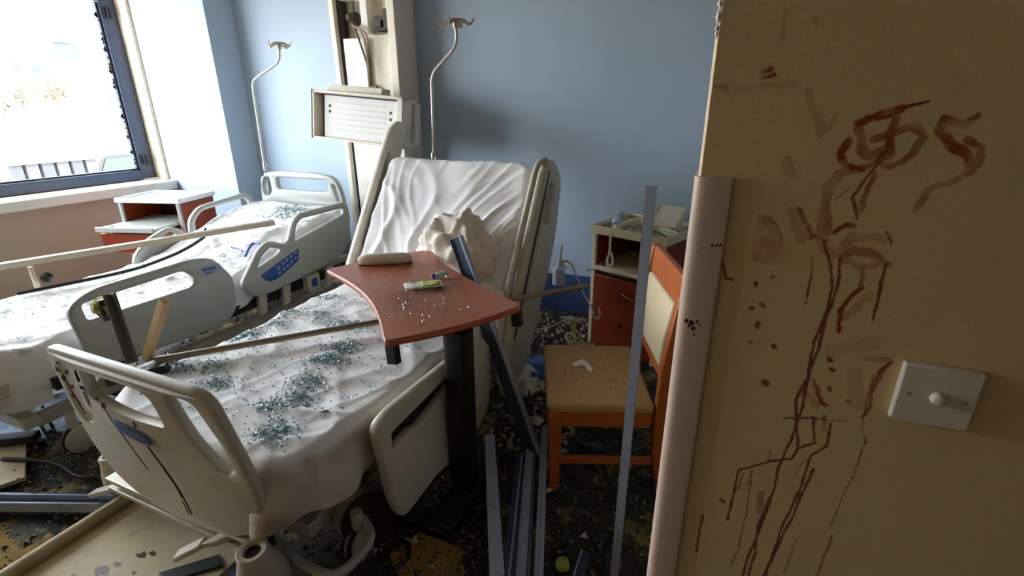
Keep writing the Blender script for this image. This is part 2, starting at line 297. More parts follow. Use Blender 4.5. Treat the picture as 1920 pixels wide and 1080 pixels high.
# near partition wall: fine face carrying the stains
STROKES = [(2,0.9,0,[(180,1598),(191,1601),(200,1603)]),(3,0.7,1,[(138,1579),(156,1589),(180,1597)]),(4,0.6,1,[(137,1577),(145,1549),(158,1540),(172,1550),(171,1571),(172,1586)]),(2,0.7,0,[(172,1568),(172,1550),(165,1535)]),(3,0.5,1,[(176,1571),(195,1578),(204,1563),(197,1544),(174,1528)]),(3,0.6,1,[(154,1562),(166,1568),(176,1547),(168,1534),(153,1524),(132,1529),(122,1545),(129,1558)]),(2,0.8,0,[(168,1534),(156,1511),(148,1490),(158,1463)]),(4,0.4,1,[(150,1527),(131,1519),(117,1502),(119,1474),(128,1443)]),(2,0.45,1,[(168,1518),(158,1484),(158,1467)]),(1,0.6,0,[(143,1503),(130,1486)]),(1,0.6,0,[(126,1522),(119,1507)]),(4,0.65,1,[(221,1587),(217,1572),(230,1557),(248,1546),(256,1528)]),(2,0.7,0,[(224,1560),(241,1555),(250,1540)]),(3,0.65,1,[(223,1587),(237,1578),(247,1589)]),(2,0.55,0,[(241,1584),(247,1590)]),(3,0.5,1,[(244,1561),(260,1555),(260,1534)]),(3,0.35,1,[(255,1528),(227,1505),(218,1478)]),(3,0.2,1,[(78,1617),(100,1564)]),(3,0.2,1,[(100,1564),(107,1586)]),(4,0.2,1,[(66,1533),(76,1513)]),(2,0.18,1,[(34,1707),(35,1676)]),(2,0.3,1,[(65,1695),(71,1691)]),(2,0.55,1,[(21,1641),(30,1644)]),(2,0.55,1,[(24,1633),(35,1638)]),(2,0.45,1,[(-32,1623),(-16,1621)]),(3,0.13,1,[(-13,1618),(60,1624)]),(5,0.3,1,[(54,1451),(77,1427),(71,1404),(51,1402)]),(1,0.55,0,[(56,1455),(70,1445),(79,1428)]),(4,0.3,1,[(80,1468),(102,1430)]),(2,0.5,1,[(89,1472),(111,1434)]),(6,0.4,1,[(56,1424),(65,1419)]),(4,0.18,1,[(47,1454),(51,1402),(79,1397),(89,1417)]),(2,0.55,1,[(137,1444),(147,1453),(157,1454)]),(2,0.6,1,[(112,1438),(130,1433)]),(4,0.55,1,[(152,1413),(162,1424),(183,1420),(200,1408)]),(3,0.5,1,[(153,1409),(172,1401),(189,1404)]),(4,0.3,1,[(117,1467),(120,1439),(140,1412),(158,1442),(188,1438)]),(1,0.6,1,[(191,1449),(198,1436)]),(2,0.8,0,[(3,1396),(15,1365),(26,1363)]),(9,0.2,2,[(17,1398),(47,1393)]),(11,0.15,2,[(36,1415),(117,1402)]),(1,0.9,0,[(116,1409),(121,1395),(121,1340)]),(2,0.9,0,[(127,1432),(141,1397),(148,1367),(148,1320),(141,1286),(144,1239)]),(2,0.85,0,[(150,1409),(154,1368),(149,1312),(148,1266),(144,1235)]),(2,0.7,1,[(175,1401),(182,1372),(178,1366),(164,1335),(166,1307)]),(4,0.35,1,[(192,1362),(179,1337),(166,1323)]),(2,0.9,0,[(200,1408),(202,1375),(203,1330)]),(2,0.95,0,[(144,1239),(145,1231),(145,1163),(140,1113),(133,1060),(132,996),(126,937),(118,875),(115,811)]),(2,0.9,0,[(143,1222),(135,1188),(152,1106),(148,1085),(120,1071),(78,1040),(76,935)]),(1,0.8,0,[(97,1048),(101,967),(101,879),(95,839)]),(2,0.6,0,[(85,1035),(83,1006)]),(1,0.6,0,[(95,1037),(94,1015)]),(2,0.8,0,[(126,1153),(166,1165)]),(1,0.6,0,[(159,1166),(180,1165),(204,1169)]),(2,0.5,1,[(152,1224),(168,1192),(175,1189)]),(2,0.85,0,[(163,1163),(172,1122),(152,1106)]),(2,0.4,1,[(175,1171),(180,1144)]),(2,0.85,0,[(185,1160),(188,1122),(171,1098),(168,1030),(157,961),(150,858),(147,826)]),(2,0.9,0,[(179,1075),(171,1015),(165,964),(155,903),(143,824)]),(2,0.8,0,[(131,1006),(122,935),(126,878),(124,808)]),(1,0.6,0,[(165,1091),(157,1053)]),(1,0.7,0,[(117,1091),(117,1070)]),(4,0.3,1,[(119,1007),(121,969)]),(1,0.7,0,[(219,1248),(220,1209),(225,1157),(233,1145),(230,1078),(223,1029),(219,975)]),(2,0.6,0,[(225,961),(220,873),(220,855)]),(2,0.35,0,[(179,936),(174,858)]),(2,0.8,0,[(36,931),(35,844)]),(3,0.3,1,[(204,1272),(231,1275)]),(2,0.5,1,[(222,1242),(234,1270)]),(7,0.22,1,[(197,1247),(210,1198)]),(7,0.15,1,[(166,1274),(211,1299)]),(2,0.5,1,[(222,1244),(224,1201),(222,1183)]),(4,0.25,1,[(138,1207),(162,1186)]),(2,0.6,1,[(67,1332),(70,1329)]),(2,0.6,1,[(64,1295),(66,1293)]),(2,0.6,1,[(60,1272),(63,1270)]),(2,0.6,1,[(93,1270),(95,1268)]),(3,0.6,1,[(90,1208),(93,1206)]),(2,0.6,1,[(168,1264),(170,1261)]),(3,0.6,1,[(60,974),(63,971)]),(2,0.6,1,[(174,1215),(176,1213)]),(2,0.6,1,[(54,1362),(56,1360)]),(2,0.6,1,[(74,1375),(76,1373)]),(2,0.6,1,[(55,1323),(57,1321)]),(2,0.6,1,[(65,1299),(68,1297)]),(2,0.6,1,[(200,1200),(202,1198)]),(2,0.6,1,[(169,1249),(172,1247)]),(1,-1,3,[(226,1635),(243,1626)]),(1,-1,3,[(196,1112),(255,1147)]),(1,-1,3,[(340,1063),(350,1059)])]
x0, x1, z0, z1, st = -.036, .56, .70, 1.86, .0015
nx, nz = int((x1-x0)/st), int((z1-z0)/st)
X, Z = np.meshgrid(np.linspace(x0, x1, nx), np.linspace(z0, z1, nz), indexing='ij')
rg = np.random.default_rng(3)
def smooth_noise(sx, sz):
    gx, gz = int((x1-x0)/sx)+3, int((z1-z0)/sz)+3; n = rg.random((gx, gz)); fx, fz = (X-x0)/sx, (Z-z0)/sz
    i, j = fx.astype(int), fz.astype(int); a, b = fx-i, fz-j; a = a*a*(3-2*a); b = b*b*(3-2*b)
    return n[i, j]*(1-a)*(1-b)+n[i+1, j]*a*(1-b)+n[i, j+1]*(1-a)*b+n[i+1, j+1]*a*b
nA = smooth_noise(.012, .012); nB = smooth_noise(.004, .004); nC = smooth_noise(.03, .03); nE = np.clip(smooth_noise(.018, .018)*2-.55, 0, 1)
jx = (smooth_noise(.02, .02)-.5)*.004+(smooth_noise(.006, .006)-.5)*.0016; jz = (smooth_noise(.02, .02)-.5)*.004+(smooth_noise(.006, .006)-.5)*.0016
chan = np.zeros((4,)+X.shape)
for hw, inten, k, pts in STROKES:
    hw = hw/1000.0*(.85 if k == 0 else 1.3); wx, wz = (jx*.5, jz*.5) if k == 0 else (jx*1.6, jz*1.6); d = np.full(X.shape, 9.0)
    P = [np.array(p)/1000.0 for p in pts]
    for a, b in zip(P[:-1], P[1:]):
        ab = b-a; L2 = max((ab*ab).sum(), 1e-9)
        t = np.clip(((X+wx-a[0])*ab[0]+(Z+wz-a[1])*ab[1])/L2, 0, 1)
        d = np.minimum(d, np.hypot(X+wx-a[0]-t*ab[0], Z+wz-a[1]-t*ab[1]))
    if k == 0:
        m = np.clip((hw*(.8+.7*nA)-d)/(hw*.3)+.5, 0, 1)*min(1, abs(inten)*1.15)*(.85+.15*nB)
    else:
        soft = np.clip(1.25-d/(hw*1.25), 0, 1); soft = soft*soft*(3-2*soft)
        soft = np.clip((1.15-d/hw)/.35, 0, 1)*(k == 1)+soft*(k != 1)
        m = soft*abs(inten)*(.35+nA*.75+.5*nC)
        if k == 1:
            ring = sum(np.exp(-((d-hw*q)/(.0011))**2)*g for q, g in ((.95, .8), (.55, .55), (.15, .5)))*(.25+1.1*nE)
            m = m+ring*abs(inten)*.85
        m = np.clip(m, 0, 1)
    chan[k if inten > 0 else 3] = np.maximum(chan[k if inten > 0 else 3], m)
# drips take on brown edges
vs = np.stack([X, np.full(X.shape, YP), Z], -1).reshape(-1, 3)
idx = np.arange(nx*nz).reshape(nx, nz)
fs = np.stack([idx[:-1, :-1], idx[1:, :-1], idx[1:, 1:], idx[:-1, 1:]], -1).reshape(-1, 4)
# the rest of the wall box
ox = [(x0, YP, 0), (2.2, YP, 0), (2.2, YP, ZC), (x0, YP, ZC), (x1, YP, z0), (x1, YP, z1), (x0, YP, z0), (x0, YP, z1), (x0-.004, YP+.004, 0), (x0-.004, YP+.004, ZC), (x0-.004, YP+.15, 0), (x0-.004, YP+.15, ZC), (2.2, YP+.15, 0), (2.2, YP+.15, ZC)]
n0 = nx*nz; rest = [(0, 1, 4, 6), (4, 1, 2, 5), (7, 5, 2, 3), (8, 0, 6, 7, 3, 9), (10, 8, 9, 11), (12, 10, 11, 13)]
me = bpy.data.meshes.new('wall_right')
me.vertices.add(n0+len(ox)); me.vertices.foreach_set('co', np.concatenate([vs, np.array(ox)]).astype(np.float32).ravel())
loops = np.concatenate([fs.ravel(), np.array([i+n0 for f in rest for i in f])]); tot = [4]*len(fs)+[len(f) for f in rest]
me.loops.add(len(loops)); me.loops.foreach_set('vertex_index', loops.astype(np.int32)); me.polygons.add(len(tot))
me.polygons.foreach_set('loop_start', np.concatenate([[0], np.cumsum(tot)[:-1]]).astype(np.int32)); me.update(calc_edges=True); me.validate()
at = me.attributes.new('stain', 'FLOAT_COLOR', 'POINT')
c4 = np.ones((n0+len(ox), 4), dtype=np.float32); c4[:, :3] = 0
c4[:n0, 0] = chan[0].ravel(); c4[:n0, 1] = chan[1].ravel(); c4[:n0, 2] = chan[2].ravel(); at.data.foreach_set('color', c4.ravel())
pw = bpy.data.objects.new('wall_right', me); COL.objects.link(pw); me.materials.append(M['beige_wall']); WM['wall_right'] = Matrix.Identity(4); struct(pw)
# shallow white scratches in the paint, and chipped plaster on the corner
sc = MB()
for a, b in (((.297, 1.604), (.315, 1.594)), ((.205, 1.146), (.246, 1.155))):
    sc.tube([(a[0], YP, a[1]), ((a[0]+b[0])/2, YP-.0003, (a[1]+b[1])/2+.002), (b[0], YP, b[1])], [.0003, .0008, .0003], 5)
ob('paint_scratch', sc, 'plaster', pw)
ch = MB()
for i in range(12):
    z = 1.69+.05*i/12+random.uniform(-.004, .004); ch.lathe((x0-.002, YP+.004, z), [(.001, -.006), (random.uniform(.003, .006), 0), (.001, .006)], (0, 0, 1), 7)
ob('chipped_plaster', ch, 'plaster', pw)
# corner guard wrapping the wall end
gp = [(-.045, YP+.12), (-.045, YP-.006), (.007, YP-.006), (.007, YP), (-.039, YP), (-.039, YP+.12)]
prof = [(p.x, p.y, 0) for p in rnd([(a, b, 0) for a, b in gp], [0, .018, .004, 0, .003, 0], 6)]
gd = struct(ob('trim_4', MB().prism(prof, (0, 0, 1.508)), 'guard_plastic', smooth=50, bevel=.0015))
for (x, z, r) in ((-.022, 1.289, .0055), (-.015, 1.292, .003), (-.030, 1.291, .004), (-.019, 1.280, .004), (-.026, 1.283, .003), (-.017, 1.270, .002), (-.011, 1.287, .002), (-.009, 1.412, .0025), (.002, 1.414, .0025), (-.003, 1.413, .002), (-.023, 1.407, .0015)):
    ob('blood_spot', MB().lathe((x, YP-.0055, z), [(r, -.0003), (r*.8, .0008), (r*.2, .0011)], (0.2, -1, .1), 9), 'blood', gd)
# dimmer switch
sw = thing('light_switch', 'white square dimmer switch plate with round knob on the blood-stained beige wall', 'light switch', (.290, YP, 1.237))
ob('switch_plate', MB().bx(.247, .333, YP-.012, YP, 1.194, 1.280), 'switch_white', sw, bevel=.003, seg=3)
ob('dimmer_knob', MB().lathe((.291, YP-.011, 1.237), [(.0085, 0), (.0085, .006), (.0075, .011), (.004, .0125)], (0, -1, 0), 24), 'switch_white', sw)
for dx in (-.03, .03):
    ob('screw', MB().lathe((.290+dx, YP-.0115, 1.237), [(.0028, 0), (.0028, .001), (.002, .0016)], (0, -1, 0), 12), 'chrome', sw)

# ================================================================ seen through the window
struct(ob('ground_outside', MB().grid(30, 30, lambda u, v: (-6.5-70*u, -45+95*v, float(np.interp(u, [0, .1, .35, .55, .8, 1], [-.5, -.9, -3.3, -.6, 1.0, 1.4]))+.4*fbm(u*6, v*6))), 'ground_pale', smooth=60))
def out(px, py, x):                                 # a point outside at distance x along a sight line through the window
    d = fw*928.2 + r2*(px-960) - u2*(py-540); t = x/d.x; return Vector((0, 0, CAM_Z)) + d*t
def building(name, label, x, a, b, deep, m, wins):
    p, q = out(*a, x), out(*b, x); t = thing(name, label, 'building', (x, (p.y+q.y)/2, q.z)); y0, y1 = sorted((p.y, q.y))
    ob('facade', MB().bx(x-deep, x, y0, y1, q.z-6, p.z), m, t, smooth=0)
    ob('roof_slab', MB().bx(x-deep-.2, x+.3, y0-.3, y1+.3, p.z, p.z+.35), 'building_pale', t, smooth=0)
    for (wa, wb, wm) in wins:
        p, q = out(*wa, x), out(*wb, x); y0, y1 = sorted((p.y, q.y)); ob('window', MB().bx(x-.1, x+.12, y0, y1, q.z, p.z), wm, t, smooth=0)
building('apartment_block', 'pale block with a grey upper storey and a small teal window, far outside', -72, (20, 70), (155, 190), 12, 'building_pale', [((98, 78), (150, 115), 'building_dark'), ((58, 122), (78, 136), 'teal_paint'), ((20, 118), (40, 132), 'building_dark')])
building('tower_block', 'bluish white tall building seen at the right side of the window', -30, (165, -140), (290, 215), 2.2, 'tower_paint', [((188, 80), (202, 120), 'building_dark'), ((196, 160), (210, 205), 'building_dark')])
for i, (px, py, h, lab) in enumerate(((112, 205, 1.9, 'tallest dry shrub outside, in front of the pale block'), (50, 205, 1.3, 'low dry shrub outside, left of the taller shrub'), (14, 215, .9, 'leftmost small dry shrub outside the window'))):
    b = out(px, py, -60); h *= 1.7; t = thing('shrub', lab, 'shrub', b); mb = MB()
    for k in range(int(70*h*h+60)):
        d = Vector((random.gauss(0, 1), random.gauss(0, 1), random.gauss(0, 1))).normalized()*random.uniform(.3, 1)*h*.5; c = b+d+Vector((0, 0, h*.5)); e = .3
        mb.prism([c, c+Vector((random.uniform(-e, e), random.uniform(-e, e), random.uniform(-e, e))), c+Vector((random.uniform(-e, e), random.uniform(-e, e), random.uniform(-e, e)))], (.02, 0, .02))
    stuff(ob('foliage', mb, 'shrub', t, smooth=0)); ob('stem', MB().tube([b-Vector((0, 0, .8)), b+Vector((0, .1, h*.5))], .12), 'shrub', t)
b0, b1 = out(20, 335, -13), out(188, 318, -13)
t = thing('block_wall', 'low grey masonry wall outside just above the window sill', 'wall', (b0+b1)/2)
n = 6; top = out(110, 303, -13).z
for i in range(n):
    y = b0.y+(b1.y-b0.y)*i/n; ob('block', MB().bx(-13.3, -13, y+.03, y+(b1.y-b0.y)/n-.03, top-1.2, top), 'block_grey' if i % 2 else 'building_dark', t, smooth=0)
ob('coping', MB().bx(-13.35, -12.95, b0.y, b1.y, top, top+.12), 'building_pale', t, smooth=0)
c = out(230, 318, -22); t = thing('parked_car', 'grey parked car outside at the lower right corner of the window', 'car', c); cz = out(230, 289, -22).z
pf = [(-22, c.y+a, cz+b) for a, b in r2d([(-.95, -1.3), (-.95, -.65), (-.62, 0), (.62, 0), (.95, -.65), (.95, -1.3)], .3)]
ob('car_body', MB().prism(pf, (-4, 0, 0)), 'car_grey', t, smooth=50)
ob('side_glass', MB().prism([(-21.985, c.y+a, cz+b) for a, b in ((-.75, -.6), (-.5, -.12), (.5, -.12), (.75, -.6))], (.02, 0, 0)), 'glass_dark', t, smooth=0)
for a in (-.75, .6): ob('wheel', MB().lathe((-22.6, c.y+a, cz-1.3), [(.3, 0), (.32, .05), (.32, .18), (.3, .2)], (1, 0, 0), 20), 'tire_rubber', t)

# ================================================================ wall unit, fallen light fitting, drip poles
UY = 3.37
un = thing('bed_head_service_unit', 'tall cream service trunking on the blue wall with torn covers and cables', 'wall unit', (-2.66, YW, .2))
ob('side_trim', MB().bx(-2.99, -2.945, UY+.02, YW, .5, 2.7), 'unit_cream', un, bevel=.004)
ob('side_trim', MB().bx(-2.445, -2.375, UY, YW, .2, 2.7), 'unit_cream', un, bevel=.006)
ob('back_panel', MB().bx(-2.93, -2.445, UY+.14, YW, .2, 2.7), 'unit_cream', un, smooth=0)
ob('groove', MB().bx(-2.945, -2.915, UY+.06, UY+.15, .55, 2.7), 'unit_dark', un, smooth=0)
ob('left_cover', MB().bx(-2.90, -2.695, UY+.04, UY+.075, 1.70, 2.10), 'unit_white', un, bevel=.006)
ob('right_cover', MB().bx(-2.685, -2.45, UY+.085, UY+.12, 1.66, 2.12), 'unit_cream', un, bevel=.006)
ob('lower_cover', MB().bx(-2.89, -2.45, UY+.02, UY+.06, .5, 1.62), 'unit_white', un, bevel=.006)
ob('inner_divider', MB().bx(-2.715, -2.655, UY+.05, UY+.16, 2.13, 2.66), 'unit_white', un, bevel=.003)
ob('top_shelf', MB().bx(-2.91, -2.45, UY+.05, UY+.15, 2.365, 2.385), 'unit_cream', un, bevel=.002)
ob('junction_block', MB().bx(-2.60, -2.46, UY+.06, UY+.14, 2.14, 2.24).bx(-2.585, -2.53, UY+.04, UY+.07, 2.16, 2.21).bx(-2.50, -2.465, UY+.03, UY+.1, 2.15, 2.28), 'unit_dark', un, bevel=.004)
ob('valve', MB().lathe((-2.83, UY+.14, 2.24), [(.05, 0), (.05, .03), (.03, .04), (.03, .09), (.018, .1)], (0, -1, .1), 14).tube([(-2.83, UY+.08, 2.24), (-2.79, UY+.06, 2.2), (-2.77, UY+.06, 2.16)], .016), 'unit_dark', un)
ob('conduit', MB().tube([(-2.80, UY+.12, 2.65), (-2.82, UY+.11, 2.45), (-2.83, UY+.12, 2.26)], .012), 'cable_grey', un)
ob('small_socket', MB().bx(-2.685, -2.635, UY+.06, UY+.1, 1.69, 1.76), 'brown_plastic', un, bevel=.003)
for i, (pts, m) in enumerate((([(-2.78, 2.2), (-2.74, 2.12), (-2.70, 2.0), (-2.67, 1.9), (-2.66, 1.76)], 'cable_grey'), ([(-2.74, 2.17), (-2.68, 2.12), (-2.66, 2.0), (-2.665, 1.86), (-2.67, 1.7)], 'cable_pink'), ([(-2.76, 2.18), (-2.69, 2.15), (-2.65, 2.12), (-2.635, 2.06)], 'cable_pink'))):
    ob('loose_cable', MB().tube(rnd([(a, UY+.02-.006*i, b) for a, b in pts], .08, 4, False), .008), m, un)
# fallen light fitting
ly = 3.10
lf = thing('light_fitting', 'white rectangular light fitting hanging open and tilted over the bed head', 'light fitting', (-2.6, ly, 1.5))
def L(a, b, c=0):                                   # local frame of the fitting: a right, b up, c towards the viewer
    return Vector((-2.555, ly, 1.52)) + Vector((.99, .10, -.085))*a + Vector((.05, .12, .99))*b + Vector((.03, -.99, .12))*c
def lbox(mb, a0, a1, b0, b1, c0, c1):
    q = [L(a, b, c) for c in (c0, c1) for a, b in ((a0, b0), (a1, b0), (a1, b1), (a0, b1))]
    return mb.add(q, [(0, 3, 2, 1), (4, 5, 6, 7), (0, 1, 5, 4), (1, 2, 6, 5), (2, 3, 7, 6), (3, 0, 4, 7)])
ww, hh = .375, .175
fr = MB(); lbox(fr, -ww, ww, hh-.022, hh, -.07, .05); lbox(fr, -ww, ww, -hh, -hh+.018, -.07, .05); lbox(fr, -ww, -ww+.018, -hh, hh, -.07, .05); lbox(fr, ww-.045, ww, -hh, hh, -.12, .05)
ob('housing', fr, 'unit_cream', lf, bevel=.003)
ob('dark_rim', lbox(lbox(MB(), -ww-.006, -ww, -hh, hh, -.05, .052), -ww+.02, ww-.045, hh-.029, hh-.022, -.03, .04), 'unit_dark', lf, smooth=0)
ob('reflector_panel', lbox(MB(), -ww+.075, ww-.055, -hh+.02, hh-.03, -.02, .012), 'fitting_white', lf, bevel=.004)
ob('side_wall', lbox(MB(), -ww+.018, -ww+.07, -hh+.018, hh-.022, -.06, -.045), 'brown_plastic', lf, smooth=0)
for i in range(6):
    b = .095-.038*i; ob('louvre', lbox(MB(), -ww+.16, ww-.16, b-.005, b+.005, .012, .018), 'unit_white', lf, bevel=.002)
for a, b in ((-.25, .07), (-.25, .03), (.26, .06), (.26, .015)): ob('screw_hole', lbox(MB(), a-.009, a+.009, b-.009, b+.009, .011, .014), 'unit_dark', lf, smooth=0)
ob('hinge_arm', MB().bx(-2.52, -2.46, 3.22, UY+.09, 1.5, 1.6), 'unit_cream', lf, bevel=.004)
ob('back_box', lbox(MB(), -ww+.05, ww, -hh+.03, hh-.02, -.2, -.06), 'unit_cream', lf, bevel=.008)
cs = thing('cover_strip', 'loose cream cover strip lying along the top of the light fitting', 'strip', L(-.1, hh+.03, 0))
ob('cover', lbox(MB(), -.28, .18, hh+.006, hh+.05, -.1, .0), 'unit_cream', cs, bevel=.006); ob('lip', lbox(MB(), -.28, .18, hh+.006, hh+.02, .0, .012), 'unit_white', cs, bevel=.003)
def drip_pole(label, pts, hook, socket):
    t = thing('drip_pole', label, 'drip stand', pts[0])
    ob('pole', MB().tube(rnd(pts, .06, 6, False), .0105, 10), 'pole_paint', t)
    h = Vector(hook)
    ob('hook_hub', MB().lathe(h-Vector((0, 0, .03)), [(.013, 0), (.02, .02), (.02, .04), (.008, .055)], (0, 0, 1), 12), 'hook_bronze', t)
    for k in range(4):
        a = k*math.pi/2+.15; d = Vector((math.cos(a), math.sin(a), 0))
        ob('hook', MB().tube([h+Vector((0, 0, .010)), h+d*.03+Vector((0, 0, .012)), h+d*.06+Vector((0, 0, .004)), h+d*.085-Vector((0, 0, .012)), h+d*.10-Vector((0, 0, .008)), h+d*.112+Vector((0, 0, .008)), h+d*.12+Vector((0, 0, .024))], [.014, .013, .011, .009, .006, .004, .003], 8), 'hook_bronze', t)
    s = Vector(socket); ob('clamp', MB().lathe(s-Vector((0, 0, .04)), [(.016, 0), (.02, .01), (.02, .07), (.016, .08)], (0, 0, 1), 12).lathe(s, [(.008, 0), (.008, .04), (.014, .045), (.014, .06)], (.8, -.6, 0), 10), 'chrome', t)
drip_pole('bent steel drip pole with hooks standing at the head of the near bed', [(-1.89, 3.0, .4), (-1.876, 3.0, 1.25), (-1.86, 3.0, 1.8), (-1.662, 3.0, 1.96), (-1.668, 3.0, 2.08)], (-1.668, 3.0, 2.085), (-1.876, 3.0, 1.27))
drip_pole('bent white drip pole with hooks standing by the headboard near the window', [(-3.83, 3.27, .4), (-3.81, 3.27, 1.08), (-3.785, 3.27, 1.81), (-3.44, 3.27, 1.95), (-3.425, 3.27, 2.06)], (-3.425, 3.27, 2.065), (-3.80, 3.27, 1.1))

# ================================================================ beds
def castor(parent, x, y):
    o = ob('castor', MB().lathe((x-.03, y, .075), [(.055, 0), (.07, .006), (.07, .022)], (1, 0, 0), 22).lathe((x+.008, y, .075), [(.07, 0), (.07, .016), (.055, .022)], (1, 0, 0), 22).tube([(x, y, .075), (x, y-.01, .16), (x, y-.01, .22)], .022), 'bed_plastic', parent)
    ob('tire', MB().lathe((x-.012, y, .075), [(.066, 0), (.075, .003), (.075, .021), (.066, .024)], (1, 0, 0), 22), 'tire_rubber', o)
def bed_base(t, xc, y0, y1, hw=.40):
    for s in (-1, 1):
        ob('frame_rail', MB().bx(xc+s*hw-.02, xc+s*hw+.02, y0+.05, y1, .40, .46), 'bed_metal', t, bevel=.004)
        ob('chassis_rail', MB().bx(xc+s*.33-.025, xc+s*.33+.025, y0+.2, y1-.1, .16, .22), 'bed_metal', t, bevel=.004)
    for y in (y0+.15, y1-.12): ob('cross_beam', MB().bx(xc-hw, xc+hw, y-.03, y+.03, .20, .26), 'bed_metal', t, bevel=.006)
    for y in (y0+.5, y1-.5):
        for s in (-1, 1): ob('lift_arm', MB().bar((xc+s*.3, y, .2), (xc+s*.3, y+.22, .43), [(-.015, -.025), (.015, -.025), (.015, .025), (-.015, .025)]), 'bed_metal', t, bevel=.003)
    for y in (y0+.28, y1-.15):
        for s in (-1, 1): castor(t, xc+s*.47, y)
def wrinkle(u, v, seed=0.0):
    h = 0
    for k, (ang, f, a) in enumerate(((.5, 2.6, .013), (-.35, 3.4, .008), (1.2, 5.5, .004), (2.2, 2.2, .007))):
        c, s = math.cos(ang), math.sin(ang); p, q = c*u+s*v, -s*u+c*v
        n = noise.noise(Vector((p*f*.45+seed, q*f*1.5, k*7.3+seed))); h += a*max(0, 1-abs(n)*4.6)**1.5
    return h
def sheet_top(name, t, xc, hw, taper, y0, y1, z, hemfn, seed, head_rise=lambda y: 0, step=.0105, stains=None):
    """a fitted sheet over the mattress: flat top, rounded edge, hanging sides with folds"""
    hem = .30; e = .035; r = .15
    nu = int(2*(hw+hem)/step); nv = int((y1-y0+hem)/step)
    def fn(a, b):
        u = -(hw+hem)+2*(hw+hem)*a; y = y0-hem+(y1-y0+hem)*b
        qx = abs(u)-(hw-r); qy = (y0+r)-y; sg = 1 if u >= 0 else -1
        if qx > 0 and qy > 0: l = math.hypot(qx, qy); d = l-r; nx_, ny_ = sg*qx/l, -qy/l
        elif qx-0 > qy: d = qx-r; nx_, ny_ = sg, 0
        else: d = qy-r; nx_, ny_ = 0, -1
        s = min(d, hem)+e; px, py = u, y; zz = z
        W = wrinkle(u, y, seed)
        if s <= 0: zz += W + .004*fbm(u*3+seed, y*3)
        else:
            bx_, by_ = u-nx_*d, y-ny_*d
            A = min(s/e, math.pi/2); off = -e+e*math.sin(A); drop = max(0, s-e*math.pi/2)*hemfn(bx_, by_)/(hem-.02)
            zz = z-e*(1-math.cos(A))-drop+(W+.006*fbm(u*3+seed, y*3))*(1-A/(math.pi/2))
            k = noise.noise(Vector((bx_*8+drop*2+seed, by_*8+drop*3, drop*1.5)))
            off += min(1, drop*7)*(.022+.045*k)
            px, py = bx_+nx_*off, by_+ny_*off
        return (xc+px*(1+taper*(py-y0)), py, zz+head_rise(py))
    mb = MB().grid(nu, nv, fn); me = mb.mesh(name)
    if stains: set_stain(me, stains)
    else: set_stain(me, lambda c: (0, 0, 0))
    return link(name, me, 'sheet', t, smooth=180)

# ---- near bed: foot towards the camera, backrest raised
XC, FY, HY = -1.535, .80, 2.28
nb = thing('hospital_bed', 'hospital bed in front with raised backrest, glass strewn on its white sheet', 'bed', (XC, 1.7, 0), 0, 'hospital beds')
bed_base(nb, XC-.02, .80, 2.85)
ob('mattress', MB().prism([(XC+a, b, .47) for a, b in r2d([(-.43, FY+.03), (.43, FY+.03), (.45, HY+.05), (-.45, HY+.05)], [.18, .18, .01, .01], 8)], (0, 0, .10)), 'cream_cloth', nb)
ob('mattress_deck', MB().bx(XC-.42, XC+.42, FY+.16, HY, .44, .47), 'bed_metal', nb, bevel=.004)
def near_stain_shade(c):
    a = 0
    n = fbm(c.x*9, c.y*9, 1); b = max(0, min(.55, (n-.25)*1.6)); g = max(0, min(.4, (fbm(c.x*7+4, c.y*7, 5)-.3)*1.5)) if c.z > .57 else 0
    if c.z < .585 and c.y < 1.6: b = max(b, min(1, (.585-c.z)*30)*(.6+.45*fbm(c.x*5, c.z*5+c.y*5, 3)))  # hanging sides tanned: dirt plus the weak warm light there, painted in
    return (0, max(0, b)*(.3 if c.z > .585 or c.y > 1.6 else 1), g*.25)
def near_hem(x, y):
    if y < FY+.02 and x < .3: return .06                 # tucked behind the footboard
    if x > 0: return max(.13, .17-.1*max(0, y-.95)) if y > .95 else .17+.07*max(0, min(1, (.45-x)/.15))
    return .17
nsh = sheet_top('sheet', nb, XC, .47, .10, FY, HY, .60, near_hem, 3.0, stains=near_stain_shade)
for x, y, l, w_, an in ((-1.288, 1.064, .022, .006, .9), (-1.262, 1.088, .016, .006, .5), (-1.306, 1.048, .012, .008, 1.2), (-1.165, 1.075, .016, .007, .6), (-1.379, 1.043, .010, .006, .3), (-2.0, 1.075, .03, .008, .9), (-1.95, 1.10, .02, .009, .7)):
    n = 12; zs = .604+wrinkle(x-XC, y, 3.0)+.004*fbm((x-XC)*3+3, y*3); q = []
    for k in range(n):
        t_ = 2*math.pi*k/n; u_, v_ = l*random.uniform(.6, 1.1)*math.cos(t_), w_*random.uniform(.5, 1.2)*math.sin(t_); q.append((x+u_*math.cos(an)-v_*math.sin(an), y+u_*math.sin(an)+v_*math.cos(an), zs))
    ob('blood_mark', MB().prism(q, (0, 0, .0012)), 'brake_red', nsh, smooth=0)
